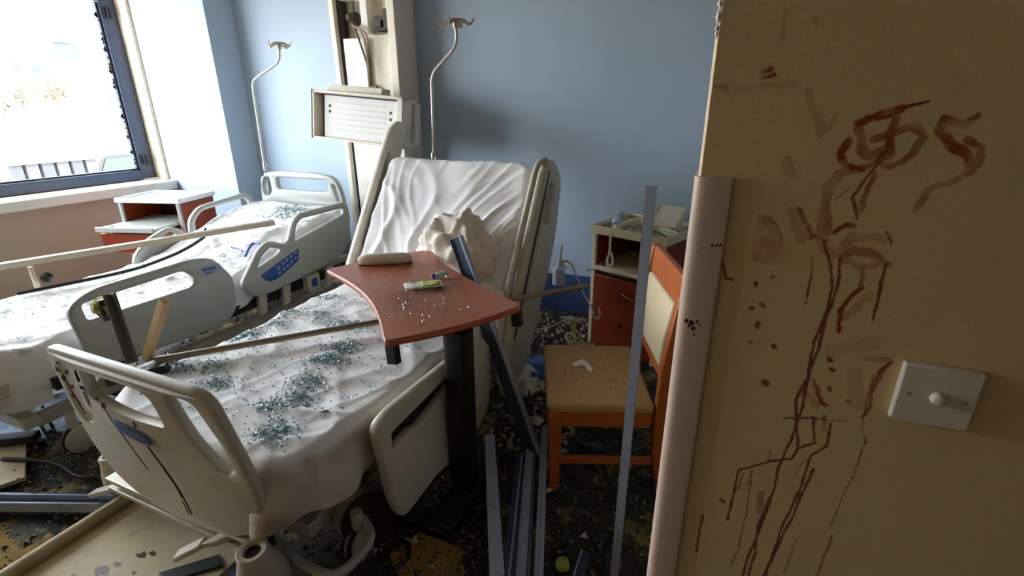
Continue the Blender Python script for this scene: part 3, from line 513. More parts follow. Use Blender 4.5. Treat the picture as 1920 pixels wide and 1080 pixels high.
# raised back section
BA = R(55); HZ = .56; cA, sA = math.cos(BA), math.sin(BA)
def B(a, s, n): return (XC-.005+a, HY+s*cA-n*sA, HZ+s*sA+n*cA)
ob('back_mattress', MB().prism([B(a, -.02, n) for a, n in r2d([(-.45, -.08), (.45, -.08), (.45, .015), (-.45, .015)], .04)], Vector(B(0, .86, 0))-Vector(B(0, 0, 0))), 'cream_cloth', nb)
ob('back_frame', MB().prism([B(a, 0, n) for a, n in ((-.45, -.12), (.45, -.12), (.45, -.085), (-.45, -.085))], Vector(B(0, .85, 0))-Vector(B(0, 0, 0))), 'bed_metal', nb, bevel=.004)
def back_fn(a, b):
    hw, ln, e, hem = .505, .87, .04, .10
    u = -(hw+hem)+2*(hw+hem)*a; s = -.06+(ln+hem+.06)*b
    # saddle between two lifted top corners, rounded top
    r = .10; qx = abs(u)-(hw-r); qy = s-(ln-r); sg = 1 if u > 0 else -1
    if qx > 0 and qy > 0: l = math.hypot(qx, qy); d = l-r; n1, n2 = sg*qx/l, qy/l
    elif qx > qy: d = qx-r; n1, n2 = sg, 0
    else: d = qy-r; n1, n2 = 0, 1
    def folds(px_, py_, ang, f, seed):
        c, sn = math.cos(ang), math.sin(ang); p, q = c*px_+sn*py_, -sn*px_+c*py_
        n = noise.noise(Vector((p*1.1+seed, q*f+1.2*noise.noise(Vector((p*2.2, q*2, seed))), seed))); return max(0, 1-abs(n)*3.4)**1.6
    wr = max(0, min(1, (u+.02)/.18)); wl = 1-wr
    W = wr*(.016*folds(u, s, .95, 7.5, 2.0)+.009*folds(u, s, .85, 15, 6.0))+wl*(.018*folds(u, s, 2.05, 5.0, 9.0)+.010*folds(u, s, 1.85, 10, 13.0))
    W = W*(.35+.65*min(1, max(0, .95-s)*1.6))+.008*fbm(u*4, s*4, 9)+.012*math.exp(-((u-.02)/.12)**2)*s
    N = .062+W-.03*math.exp(-((u)/.3)**2)*(s > .4)*(s-.4); t = d+e; pu, ps = u, s
    if t > 0:
        A = min(t/e, math.pi/2); N += -e*(1-math.cos(A))-max(0, t-e*math.pi/2)*1.1; off = -e+e*math.sin(A); bu, bs = u-n1*d, s-n2*d
        off += .012*noise.noise(Vector((bu*10, bs*10, 0))); pu, ps = bu+n1*off, bs+n2*off
    return B(pu, ps, N)
me = MB().grid(110, 96, back_fn).mesh('back_sheet'); set_stain(me, lambda c: (0, max(0, .12*fbm(c.x*3, c.z*3, 2)), 0))
link('back_sheet', me, 'sheet', nb, smooth=180)
# footboard
def FB(a, b, c): return (-1.585+a, .79-(b-.30)/.58*.07+c+.10*a*a, b)
half = [(0, .235), (.22, .255), (.37, .33), (.425, .45), (.43, .6), (.405, .74), (.385, .89)]
fo = half + [(-a, b) for a, b in half[::-1][:-1]]
fo = r2d(fo, [.1, .1, .05, .05, .08, .08, .12, .12, .08, .08, .05, .05, .1, .1][:len(fo)], 6)
h0 = r2d([(-.225, .85), (.15, .85), (.165, .695), (.08, .69), (0, .685), (-.1, .69), (-.235, .715)], [.05, .07, .04, .05, .05, .05, .04], 5)
h1 = r2d([(.205, .845), (.315, .84), (.365, .70), (.38, .60), (.33, .57), (.245, .69)], .03, 5); h2 = [(-a, b) for a, b in h1]
fb = plate('footboard', fo, [h0, h1, h2], .034, FB, 'bed_plastic', nb, bevel=.012)
lb = plate('footboard_label', r2d([(-.155, .655), (-.10, .655), (0.03, .64), (.035, .60), (-.02, .60), (-.12, .61)], .025, 4), [], .003, lambda a, b, c: tuple(Vector(FB(a, b, c))+Vector((0, -.0185, 0))), 'label_blue', fb, bevel=.0005)
lt = MB()
for k in range(8):
    a = -.115+.016*k; q = [tuple(Vector(FB(a+dx, b, 0))+Vector((0, -.0198, 0))) for dx, b in ((0, .615), (.004, .615), (.006, .643), (.002, .643))]; lt.prism(q, (0, -.0008, 0))
    if k % 2: q = [tuple(Vector(FB(a+dx, b, 0))+Vector((0, -.0198, 0))) for dx, b in ((0, .626), (.012, .626), (.012, .630), (0, .630))]; lt.prism(q, (0, -.0008, 0))
ob('label_marks', lt, 'label_pale', fb, smooth=0)
for (a, b, r) in ((-.155, .715, .012), (-.165, .735, .009), (-.02, .675, .009), (-.012, .69, .007), (.0, .676, .006), (-.30, .80, .012), (-.33, .83, .01), (-.345, .76, .012), (-.36, .70, .01), (-.31, .74, .009), (-.35, .80, .014), (-.34, .66, .008)):
    bs = MB()
    for q in range(1): bs.lathe(Vector(FB(a+random.uniform(-.01, .01), b+random.uniform(-.01, .01), 0))+Vector((0, -.0168, 0)), [(r*random.uniform(.7, 1), 0), (r*.4, .0014)], (.15, -1, .2), 7)
    ob('blood_spot', bs, 'blood', fb)
for pts, w in (([(-.155, .70), (-.15, .66), (-.12, .58), (-.09, .50), (-.075, .46)], .0022), ([(.0, .59), (.02, .54), (.045, .48), (.06, .42), (.065, .36), (.066, .31)], .0035), ([(.045, .36), (.05, .30)], .0025), ([(.03, .50), (.05, .44), (.055, .38)], .0025), ([(-.34, .78), (-.34, .70), (-.325, .62)], .003)):
    ob('blood_trace', MB().tube([tuple(Vector(FB(a, b, 0))+Vector((0, -.0165, 0))) for a, b in pts], w*.7, 5), 'blood', fb)
# chassis pieces at the foot end
ob('end_beam', MB().bar((-2.03, .80, .25), (-1.26, .80, .25), [(-.03, -.03), (.02, -.03), (.02, -.012), (-.012, -.012), (-.012, .012), (.02, .012), (.02, .03), (-.03, .03)]), 'bed_metal', nb, bevel=.003)
ob('end_beam', MB().bx(-2.0, -1.25, .82, .86, .20, .30), 'dark_metal', nb, bevel=.003)
ob('pedal', MB().prism([Vector((-1.44, .73, .23))+Vector(q) for q in ((0, 0, 0), (.05, .02, .01), (.10, .09, .02), (.05, .09, .02))], (0, 0, .022)).bar((-1.44, .745, .245), (-1.53, .70, .19), [(-.022, -.01), (.022, -.01), (.022, .01), (-.022, .01)]), 'bed_plastic', nb, bevel=.005)
ob('pedal', MB().bar((-2.02, .80, .22), (-2.17, .785, .15), [(-.02, -.01), (.02, -.01), (.02, .012), (-.02, .012)]), 'bed_plastic', nb, bevel=.005)
for (x, y, z, q) in ((-1.245, .795, .08, 1.0), (-2.16, .89, .13, .72)):
    b_ = ob('bumper_cone', MB().lathe((x, y, z), [(r_*q, h_*q) for r_, h_ in ((.02, 0), (.085, .0), (.09, .03), (.075, .10), (.052, .17), (.05, .20), (.044, .207), (.03, .204), (.024, .19), (.024, .10))], (.05 if x > -2 else -.05, -.15, 1), 26), 'bed_plastic', nb)
    ob('cone_hole', MB().lathe((x+.009*q*(1 if x > -2 else -1), y-.028*q, z+.185*q), [(.025*q, 0), (.025*q, .004)], (.05, -.15, 1), 16), 'dark_metal', b_)
ob('step_bar', MB().tube(rnd([(-1.36, .90, .17), (-1.12, .86, .15), (-1.0, .87, .15), (-.985, 1.04, .16), (-1.09, 1.10, .17), (-1.26, 1.09, .2)], .09, 7, False), .017, 10), 'bed_plastic_grey', nb)
ob('wheel_cover', MB().lathe((-1.13, 1.15, .13), [(.03, -.04), (.1, -.03), (.11, 0), (.1, .03), (.06, .055), (.02, .06)], (.85, -.5, .2), 24), 'bed_plastic', nb)
ob('brake_ring', MB().lathe((-1.075, 1.118, .14), [(.095, -.012), (.104, -.008), (.104, .010), (.09, .014)], (.85, -.5, .2), 24), 'tire_rubber', nb)
# right foot-end rail, lowered; and the two head rails on the backrest
def rx(x, lean=0.0): return lambda a, b, c: (x+c+(b-.35)*lean, a, b)
o_ = r2d([(1.08, .60), (1.16, .625), (1.86, .60), (1.95, .50), (1.88, .20), (1.60, .10), (1.42, .18), (1.15, .165), (1.11, .26)], [.05, .06, .08, .08, .08, .06, .06, .04, .1], 6)
hs = r2d([(1.155, .535), (1.66, .555), (1.66, .52), (1.30, .47), (1.27, .485), (1.155, .475)], .012, 4)
rl = plate('foot_rail', o_, [hs], .045, rx(-.965, -.05), 'bed_plastic', nb, bevel=.016)
ob('rail_inset', MB().bx(-1.0, -.985, 1.14, 1.68, .46, .57), 'dark_metal', rl, smooth=0)
def head_rail(side, s0, s1, x, dp=1.0):
    def W(a, b, c): return (x+c, HY+a*cA-b*sA, HZ+a*sA+b*cA)
    o = r2d([(s0, -.02), (s0+.1, .07), (s1-.05, .09), (s1+.06, .02), (s1+.05, -.2*dp), (s1-.35, -.34*dp), (s0+.12, -.32*dp), (s0-.02, -.2*dp)], [.06, .1, .06, .06, .1, .15, .1, .1], 6)
    return o, W
o_, W_ = head_rail(1, -.36, .86, -.965); hr = plate('head_rail', o_, [r2d([(.55, -.02), (.80, -.02), (.80, -.10), (.55, -.13)], .03, 4)], .05, W_, 'bed_plastic', nb, bevel=.016)
ob('inner_rail', MB().tube(rnd([W_(-.28, .075, -.03), W_(.1, .11, -.03), W_(.82, .115, -.03), W_(.9, .03, -.02)], .06, 5, False), .017, 10), 'bed_plastic', hr)
ob('rail_groove', MB().prism([W_(a, b, .0262) for a, b in ((-.15, .01), (.82, .05), (.82, .035), (-.15, -.012))], (.002, 0, 0)), 'unit_dark', hr, smooth=0)
ob('rail_hinge', MB().tube([W_(-.22, -.03, .03), W_(.3, .0, .035), W_(.7, .02, .03)], .014).lathe(W_(.05, -.02, .02), [(.03, 0), (.03, .02), (.015, .03)], (1, 0, 0), 14), 'bed_plastic_grey', hr)
o_, W_ = head_rail(-1, -.05, 1.10, -2.095, .35); hr2 = plate('head_rail', o_, [], .045, W_, 'unit_cream', nb, bevel=.014)
ob('rail_slot', MB().prism([W_(a, b, .026) for a, b in ((.25, .03), (.9, .055), (.9, .03), (.25, .005))], (.002, 0, 0)), 'bed_metal', hr2, smooth=0)

# ---- bed by the window
XF = -3.24
fbed = thing('hospital_bed', 'hospital bed by the window with grey side rails up and crumpled white sheet', 'bed', (XF, 1.9, 0), 0, 'hospital beds')
bed_base(fbed, XF, .75, 3.08, .42)
ob('mattress', MB().prism([(XF+a, b, .46) for a, b in r2d([(-.42, .86), (.42, .86), (.42, 3.04), (-.42, 3.04)], [.16, .16, .02, .02], 8)], (0, 0, .09)), 'cream_cloth', fbed)
def far_rise(y): return .25*(lambda t: t*t*(3-2*t)*.4+.6*t)(max(0, min(1, (y-2.0)/.86)))
def far_stain(c):
    n = fbm(c.x*16, c.y*16, 2); g = max(0, min(.5, (n-.28)*2.2)) if c.z > .56 else .05
    return (0, max(0, min(.3, .5*fbm(c.x*4, c.y*4, 7))) if c.y > 2.2 else 0.05, g)
sheet_top('sheet', fbed, XF, .455, .02, .83, 3.06, .585, lambda x, y: .24 if y < 1.0 else .15, 11.0, head_rise=far_rise, step=.013, stains=far_stain)
hbo = r2d([(-.455, .45), (.455, .45), (.455, .9), (.40, 1.075), (.2, 1.10), (-.2, 1.10), (-.41, 1.075), (-.465, .9)], [.04, .04, .1, .1, .1, .1, .1, .1], 6)
hbh = r2d([(-.25, 1.045), (.31, 1.045), (.30, .95), (-.25, .945)], .035, 5); hbs = r2d([(-.42, 1.03), (-.33, 1.045), (-.325, .93), (-.37, .875), (-.42, .89)], .03, 5); hbt = r2d([(.35, 1.02), (.395, 1.0), (.42, .88), (.39, .88)], .015, 4)
plate('headboard', hbo, [hbh, hbs, hbt], .045, lambda a, b, c: (XF-.045+a, 3.15+c, b), 'bed_plastic_grey', fbed, bevel=.014)
plate('footboard', fo, [h0, h1, h2], .034, lambda a, b, c: (XF+a, .70+c+.1*a*a, b), 'bed_plastic', fbed, bevel=.012)
XR = -2.70
o_ = r2d([(1.98, .56), (2.06, .455), (2.2, .445), (2.86, .50), (2.99, .62), (3.02, .82), (3.0, .92), (2.52, .915), (2.45, .86), (2.40, .755), (2.36, .735), (2.25, .79), (2.16, .76)], [.05, .05, .06, .1, .1, .06, .06, .07, .05, .03, .03, .05, .05], 6)
hA = r2d([(2.445, .735), (2.955, .83), (2.96, .875), (2.53, .875), (2.48, .84)], .02, 4); hB = r2d([(2.12, .635), (2.16, .70), (2.24, .745), (2.33, .71), (2.30, .685)], .02, 4)
hr = plate('head_rail', o_, [hA, hB], .045, rx(XR), 'bed_plastic_grey', fbed, bevel=.015)
kp = plate('keypad', r2d([(2.12, .585), (2.18, .525), (2.26, .53), (2.44, .60), (2.465, .685), (2.30, .64)], .02, 4), [], .004, rx(XR+.0235), 'label_blue', hr, bevel=.0006)
km = MB()
for i, (y, z) in enumerate(((2.27, .56), (2.27, .595), (2.31, .575), (2.31, .615), (2.345, .59), (2.345, .63), (2.385, .605), (2.385, .645), (2.42, .625), (2.43, .66))):
    s = .012; km.prism([(XR+.0257, y-s, z-s*.8), (XR+.0257, y+s, z-s*.8+.004), (XR+.0257, y+s*.7, z+s), (XR+.0257, y-s*.8, z+s*.8)], (.0008, 0, 0))
ob('keypad_marks', km, 'label_pale', kp, smooth=0)
o_ = r2d([(1.10, .74), (1.12, .60), (1.13, .43), (1.26, .40), (1.82, .365), (1.93, .43), (1.945, .635), (1.84, .785), (1.72, .81), (1.22, .80)], [.06, .05, .03, .05, .05, .06, .06, .05, .05, .07], 6)
hC = r2d([(1.165, .745), (1.66, .76), (1.715, .70), (1.69, .655), (1.17, .66)], [.02, .03, .03, .03, .02], 4)
fr_ = plate('foot_rail', o_, [hC], .045, rx(XR), 'bed_plastic_grey', fbed, bevel=.015)
pl = plate('rail_label', [(1.80+.075*math.cos(a)*(1 if 1 else 0), .725+.028*math.sin(a)+.0*a) for a in [k*math.pi/10 for k in range(20)]], [], .003, rx(XR+.0235), 'label_pale', fr_, bevel=.0005)
ob('label_marks', MB().prism([(XR+.0253, y, z) for y, z in ((1.755, .728), (1.84, .718), (1.84, .738), (1.76, .742))], (.0008, 0, 0)).prism([(XR+.0253, y, z) for y, z in ((1.77, .708), (1.82, .704), (1.82, .711), (1.77, .715))], (.0008, 0, 0)), 'label_blue', pl, smooth=0)
# window-side rails
o_ = r2d([(2.42, .66), (2.44, .80), (2.54, .885), (2.97, .93), (3.03, .88), (3.03, .60)], [.02, .05, .05, .05, .04, .02], 5); hD = r2d([(2.47, .68), (2.485, .79), (2.56, .85), (2.95, .885), (2.985, .85), (2.985, .62)], .03, 4)
plate('head_rail', o_, [hD], .04, rx(-3.745), 'bed_plastic_grey', fbed, bevel=.012)
o_ = r2d([(1.98, .50), (1.99, .62), (2.10, .72), (2.28, .785), (2.38, .74), (2.42, .60), (2.36, .50)], [.03, .05, .06, .06, .05, .05, .03], 5); hE = r2d([(2.2, .71), (2.28, .745), (2.33, .715), (2.22, .685)], .015, 3)
plate('foot_rail', o_, [hE], .04, rx(-3.745), 'bed_plastic_grey', fbed, bevel=.012)
for (y, s) in ((2.52, .05), (1.64, .05)):
    cb = ob('control_box', MB().bx(XR-.06, XR+.0, y, y+.12, .33, .45), 'bed_plastic', fbed, bevel=.006); ob('blue_mark', MB().bx(XR, XR+.003, y+.035, y+.085, .36, .42), 'label_blue', cb, smooth=0)
for y in (2.1, 2.3, 2.72): ob('rail_arm', MB().prism([(XR-.05, y+a, .30+b) for a, b in ((0, 0), (.06, .01), (.09, .16), (.03, .17))], (.03, 0, 0)), 'bed_plastic', fbed, bevel=.004)
ob('side_beam', MB().bx(XR-.09, XR-.05, 1.0, 3.0, .36, .42), 'dark_metal', fbed, bevel=.004)

# ================================================================ furniture
def cabinet(name, label, origin, rz, w_, d_, h_, body, door, front_cols, tray, trayh=.045, pulled=False, group=None):
    t = thing(name, label, 'cabinet', (origin[0], origin[1], 0), rz, group)
    Mx = WM[t.name]
    def cb(part, x0, x1, y0, y1, z0, z1, m, parent=t, bv=.004):
        mb = MB().bx(x0, x1, y0, y1, z0, z1); mb.v = [tuple(Mx @ Vector(v)) for v in mb.v]; return ob(part, mb, m, parent, bevel=bv)
    cb('side_panel', 0, .02, .0, d_, .03, h_-.04, body); cb('side_panel', w_-.02, w_, .0, d_, .03, h_-.04, body)
    cb('back_panel', .02, w_-.02, d_-.02, d_, .03, h_-.04, 'niche_dark', bv=.001); cb('bottom_panel', .02, w_-.02, .01, d_, .03, .05, body)
    for x in (0, w_-.028): cb('corner_post', x, x+.028, -.022, 0, .03, h_-.04, front_cols)
    tr = cb('top_tray', -.02, w_+.02, -.03, d_+.01, h_-.04, h_-.018, tray, bv=.008)
    for a in ((-.02, w_+.02, -.03, -.015), (-.02, w_+.02, d_-.005, d_+.01), (-.02, -.005, -.03, d_+.01), (w_+.005, w_+.02, -.03, d_+.01)): cb('tray_rim', a[0], a[1], a[2], a[3], h_-.03, h_+trayh-.03, tray, tr, .006)
    return t, cb, Mx
t, cb, Mx = cabinet('bedside_cabinet', 'dark red bedside cabinet by the far wall, phone on its cream tray', (-.752, 3.10), R(-19), .50, .46, .87, 'cherry_wood', 'cherry_wood', 'tray_cream', 'tray_cream', group='bedside cabinets')
cb('shelf', .02, .48, -.005, .44, .595, .618, 'tray_cream'); cb('shelf_edge', .02, .48, -.024, -.004, .59, .622, 'tray_cream')
cb('drawer_gap', .025, .475, .0, .4, .565, .59, 'niche_dark', bv=.001)
dr = cb('door', .028, .472, -.02, 0, .05, .56, 'cherry_wood')
mb = MB().tube([Mx @ Vector((.24+.0*k+.17*k/8, -.03-.018*math.sin(math.pi*k/8), .475-.018*math.sin(math.pi*k/8))) for k in range(9)], .006); ob('handle', mb, 'chrome', dr)
mb = MB().bx(.225, .235, -.034, -.02, .23, .27); mb.v = [tuple(Mx @ Vector(v)) for v in mb.v]; ob('lock', mb, 'chrome', dr)
Mc2 = Mx
t, cb, Mx = cabinet('bedside_cabinet', 'dark red bedside cabinet under the window with pulled out white shelf', (-4.66, 2.50), R(17), .55, .40, .90, 'cherry_wood', 'cherry_wood', 'bed_plastic_grey', 'white_paint', .03, group='bedside cabinets')
cb('niche_floor', .02, .53, .0, .38, .655, .672, 'niche_dark')
cb('pull_out_shelf', .0, .5, -.27, .30, .676, .70, 'bed_plastic_grey', bv=.006); cb('shelf_rim', .0, .5, -.285, -.268, .672, .712, 'bed_plastic_grey')
dw = cb('drawer', .02, .53, -.23, .25, .52, .645, 'orange_wood'); cb('drawer_front', .0, .55, -.25, -.23, .50, .655, 'cherry_wood', dw)
cb('door', .03, .52, -.018, 0, .05, .49, 'orange_wood')
cb('blue_scrap', .02, .09, -.26, -.2, .70, .708, 'label_blue')

# chair: faces the bed, back towards the partition
A = Vector((-.552, 1.655, 0)); dv = Vector((math.cos(.37), math.sin(.37), 0)); wv = Vector((-dv.y, dv.x, 0)); SD, SW = .45, .54; ZS = .46
ch = thing('visitor_chair', 'orange wooden chair with tan padded seat beside the bed', 'chair', A+dv*.27+wv*.27)
def Cp(a, b, z): v = A+dv*a+wv*b; return Vector((v.x, v.y, z))
def cbox(name, a0, a1, b0, b1, z0, z1, m, **k):
    q = [Cp(a, b, z) for z in (z0, z1) for a, b in ((a0, b0), (a1, b0), (a1, b1), (a0, b1))]
    return ob(name, MB().add(q, [(0, 3, 2, 1), (4, 5, 6, 7), (0, 1, 5, 4), (1, 2, 6, 5), (2, 3, 7, 6), (3, 0, 4, 7)]), m, ch, **k)
def seat_fn(u, v): return Cp(SD*u, SW*v, ZS-.012+.016*(1-(2*u-1)**6)*(1-(2*v-1)**6))
sq = r2d([(-.01, -.01), (SD-.02, .0), (SD-.02, SW), (-.01, SW+.01)], [.05, .02, .02, .05], 5)
seat = ob('seat', MB().prism([Cp(a, b, ZS-.045) for a, b in sq], (0, 0, .043)), 'seat_vinyl', ch, bevel=.014, seg=4)
sp = MB()
for i in range(46):
    a, b = random.uniform(.05, .40), random.gauss(.33, .13)
    if 0 < b < .53: sp.lathe(Cp(a, b, ZS-.0025), [(random.uniform(.002, .0055), 0), (.0012, .0035)], (0, 0, 1), 5)
stuff(ob('crumbs', sp, 'seat_speckle', seat, smooth=0))
cbox('apron', .0, .022, .03, SW-.03, ZS-.115, ZS-.045, 'chair_wood', bevel=.003); cbox('apron', .03, SD-.03, 0.005, .03, ZS-.115, ZS-.045, 'chair_wood', bevel=.003); cbox('apron', .03, SD-.03, SW-.03, SW-.008, ZS-.115, ZS-.045, 'chair_wood', bevel=.003); cbox('apron', SD-.03, SD-.01, .03, SW-.03, ZS-.11, ZS-.045, 'chair_wood', bevel=.003)
for b in (.0, SW-.05):
    q = [(0, b), (.058, b), (.058, b+.05), (0, b+.05)]; q2 = [(.008, b+.004), (.05, b+.004), (.05, b+.044), (.008, b+.044)]
    ob('leg', MB().add([Cp(*p, 0) for p in q2]+[Cp(*p, ZS-.045) for p in q], [(3, 2, 1, 0), (4, 5, 6, 7), (0, 1, 5, 4), (1, 2, 6, 5), (2, 3, 7, 6), (3, 0, 4, 7)]), 'chair_wood', ch, bevel=.005)
    prof2 = [(SD+.03, 0), (SD-.01, .2), (SD-.015, ZS-.03), (SD-.01, .62), (SD+.035, 1.0), (SD+.07, 1.0), (SD+.03, .62), (SD+.03, ZS), (SD+.035, .2), (SD+.07, 0)]
    ob('back_post', MB().prism([Cp(a, b, z) for a, z in prof2], wv*.042), 'chair_wood', ch, bevel=.005)
def bk(s, n): return (SD-.005+n+.05*((s-.5)/.5)**1.1 if s > .5 else SD+.005+n, s)
ob('top_rail', MB().prism([Cp(bk(s, n)[0], .04, s) for s, n in ((.88, 0), (1.0, -.004), (1.0, .026), (.88, .026))], wv*(SW-.09)), 'chair_wood', ch, bevel=.006)
ob('lower_rail', MB().prism([Cp(bk(s, n)[0], .04, s) for s, n in ((.55, 0), (.60, 0), (.60, .022), (.55, .022))], wv*(SW-.09)), 'chair_wood', ch, bevel=.004)
ob('back_panel', MB().prism([Cp(bk(s, n)[0], .055, s) for s, n in ((.60, -.012), (.73, -.018), (.88, -.010), (.88, .02), (.73, .02), (.60, .02))], wv*(SW-.12)), 'chair_cream', ch, bevel=.01)
cbox('stretcher', .012, .032, .04, SW-.04, .20, .235, 'chair_wood', bevel=.003); cbox('stretcher', .04, SD, .012, .032, .15, .185, 'chair_wood', bevel=.003); cbox('stretcher', .04, SD, SW-.032, SW-.012, .15, .185, 'chair_wood', bevel=.003)
sh = MB(); cc = Cp(.15, .33, ZS)
out_ = [(-.03, -.02), (-.012, .022), (.02, .03), (.045, .012), (.075, -.012), (.082, -.034), (.06, -.03), (.04, -.012), (.015, -.005), (0, -.018)]
sh.prism([cc+Vector((a*.9, b*1.5, .001)) for a, b in out_], (0, 0, .007)); tag(ob('plaster_chip', sh, 'plaster', bevel=.002), 'white curved plaster chip lying on the tan chair seat', 'chip')

# overbed table
TA, TB, TC, TD = Vector((-1.768, 1.769)), Vector((-1.501, 2.269)), Vector((-.694, 1.712)), Vector((-1.006, 1.225)); ZT = .85
ot = thing('overbed_table', 'reddish brown overbed table on a black column, dusty with crushed glass', 'table', (-.86, 1.5, 0))
def arc(p, q, bow, n=10):
    d = q-p; nr = Vector((d.y, -d.x)).normalized(); return [p+d*(k/n)+nr*bow*math.sin(math.pi*k/n) for k in range(n)]
loop = arc(TA, TD, -.07)+arc(TD, TC, .03)+arc(TC, TB, -.03)+arc(TB, TA, .02)
if sum(a.x*b.y-b.x*a.y for a, b in zip(loop, loop[1:]+loop[:1])) < 0: loop = loop[::-1]
cen = sum(loop, Vector((0, 0)))/len(loop)
pts = r2d([(p.x, p.y) for p in loop], .03, 3)
top = ob('tabletop', MB().prism([(x, y, ZT-.026) for x, y in pts], (0, 0, .026)), 'table_wood', ot, bevel=.005, seg=3)
ob('edge_band', MB().prism([(cen.x+(x-cen.x)*1.004, cen.y+(y-cen.y)*1.004, ZT-.022) for x, y in pts], (0, 0, .016)), 'table_edge', top, bevel=.004)
ob('column', MB().prism([(-.875+a, 1.50+b, .06) for a, b in r2d([(-.055, -.04), (.055, -.04), (.055, .04), (-.055, .04)], .03)], (0, 0, .74)), 'black_plastic', ot)
ux = (TC-TB).normalized(); uy = Vector((-ux.y, ux.x))
def T2(a, b, z): p = cen+ux*a+uy*b; return Vector((p.x, p.y, z))
for b in (-.12, .12): ob('support_rail', MB().bar(T2(-.36, b, .807), T2(.40, b, .807), [(-.018, -.016), (.018, -.016), (.018, .016), (-.018, .016)]), 'black_plastic', ot, bevel=.003)
ob('mounting_head', MB().prism([T2(a, b, .785) for a, b in ((.05, -.14), (.36, -.14), (.36, .14), (.05, .14))], (0, 0, .035)), 'black_plastic', ot, bevel=.005)
for p in ((-1.015, 1.275), (-.735, 1.74)): ob('edge_clamp', MB().bar((p[0], p[1], .822), (p[0]+.012, p[1]-.01, .745), [(-.016, -.022), (.016, -.022), (.016, .022), (-.016, .022)], (1, 0, 0)), 'black_plastic', ot, bevel=.005)
for b in (-.24, .24): ob('base_leg', MB().bar((-.80, 1.50+b, .05), (-1.45, 1.50+b, .05), [(-.03, -.025), (.03, -.025), (.03, .025), (-.03, .025)]), 'black_plastic', ot, bevel=.006)
ob('base_beam', MB().bx(-.91, -.79, 1.24, 1.76, .03, .09), 'black_plastic', ot, bevel=.008)
for x in (-.83, -1.42):
    for b in (-.24, .24): ob('wheel', MB().lathe((x-.012, 1.5+b, .02), [(.016, 0), (.02, .004), (.02, .02), (.016, .024)], (1, 0, 0), 14), 'black_plastic', ot)
def on_table(): 
    while 1:
        a, b = random.gauss(.16, .22), random.gauss(-.03, .13)
        if -.42 < a < .42 and -.23 < b < .2: break
    q = T2(a, b, ZT+.001); return q
tag(shards('crushed_glass', 2600, on_table, .001, .004, 'dust', None, .5), 'fine pale crushed glass and dust on the reddish table top', 'crushed glass')
tag(shards('dark_crumbs', 700, lambda: T2(random.gauss(.17, .09), random.gauss(-.10, .06), ZT+.001), .001, .004, 'rubble_dark', None, .6), 'dark crumbs strewn near the front edge of the reddish table', 'crumbs')
tag(shards('glass_crumbs', 120, on_table, .006, .012, 'glass_clear', None, .5), 'larger clear glass crumbs on the reddish table top', 'glass')
# things on the table
p, q = Vector((-1.66, 1.885, ZT+.028)), Vector((-1.435, 2.03, ZT+.028))
rl_ = MB().tube([p+(q-p)*t for t in (0, .04, .15, .4, .6, .85, .95, 1)], [.008, .022, .029, .031, .03, .028, .022, .008], 14)
rt_ = thing('padded_armrest', 'cream padded oblong piece lying on the far left corner of the reddish table', 'pad', (p+q)/2)
ob('pad', rl_, 'cream_cloth', rt_); ob('backing', MB().bar(p-Vector((0, 0, .024)), q-Vector((0, 0, .024)), [(-.014, -.004), (.014, -.004), (.014, .004), (-.014, .004)]), 'rod_bronze', rt_, bevel=.002)
pk = thing('plastic_packet', 'clear crumpled packet with a yellow-green label on the reddish table', 'packet', (-1.175, 1.73, ZT))
c0 = Vector((-1.175, 1.735, ZT+.006)); ex, ey = Vector((.76, .60, 0)).normalized(), Vector((-.62, .78, 0)).normalized()
ob('film', MB().grid(14, 10, lambda u, v: c0+ex*(u-.5)*.17+ey*(v-.5)*.085+Vector((0, 0, .006+.010*abs(noise.noise(Vector((u*4, v*4, 2))))))), 'packet', pk, smooth=20, solid=.001)
ob('label', MB().grid(8, 6, lambda u, v: c0+ex*((u-.5)*.08+.03)+ey*(v-.5)*.055+Vector((0, 0, .0095+.012*abs(noise.noise(Vector((u*2+1.9, v*2.6+.8, 2))))))), 'yellow_green', pk, smooth=20, solid=.001)
b = Vector((-1.19, 1.86, ZT)); t = thing('small_vial', 'small clear vial with a purple cap on the far side of the table', 'vial', b)
ob('vial_body', MB().lathe(b+Vector((0, 0, .014)), [(.010, 0), (.013, .006), (.013, .05), (.008, .058), (.008, .064)], (.5, .5, .12), 14), 'glass_clear', t)
ob('vial_cap', MB().lathe(b+Vector((-.004, -.004, .014)), [(.006, -.016), (.0115, -.012), (.0115, .001)], (.5, .5, .12), 14), 'purple', t)
# crumpled bedding
def blob(c, sx, sy, sz, seed, amp=.35, n=5):
    bm = bmesh.new(); bmesh.ops.create_icosphere(bm, subdivisions=n, radius=1)
    for v in bm.verts:
        d = v.co.normalized(); r = 1+amp*(noise.noise(d*1.3+Vector((seed, 0, 0))))
        r += .26*(1-abs(noise.noise(d*1.9+Vector((0, seed, 0))))*2.6) + .11*(1-abs(noise.noise(d*3.7+Vector((seed, 3, 0))))*2.6) + .03*(1-abs(noise.noise(d*8+Vector((seed, 7, 0))))*2)
        v.co = Vector((d.x*sx, d.y*sy, d.z*sz))*r
        v.co += Vector(c)
    me = bpy.data.meshes.new('cloth'); bm.to_mesh(me); bm.free(); return me
me = blob((-1.35, 2.33, .83), .185, .10, .19, 5.2, .3); me.name = 'crumpled_sheet'
tag(link('crumpled_sheet', me, 'white_cloth', smooth=180), 'crumpled cream sheet bundled against the raised backrest behind the table', 'sheet')
me = blob((-1.17, 2.10, .655), .17, .14, .075, 9.7, .3); me.name = 'crumpled_gown'
tag(link('crumpled_gown', me, 'white_cloth', smooth=180), 'pale cloth heap on the mattress under the far edge of the table', 'cloth')

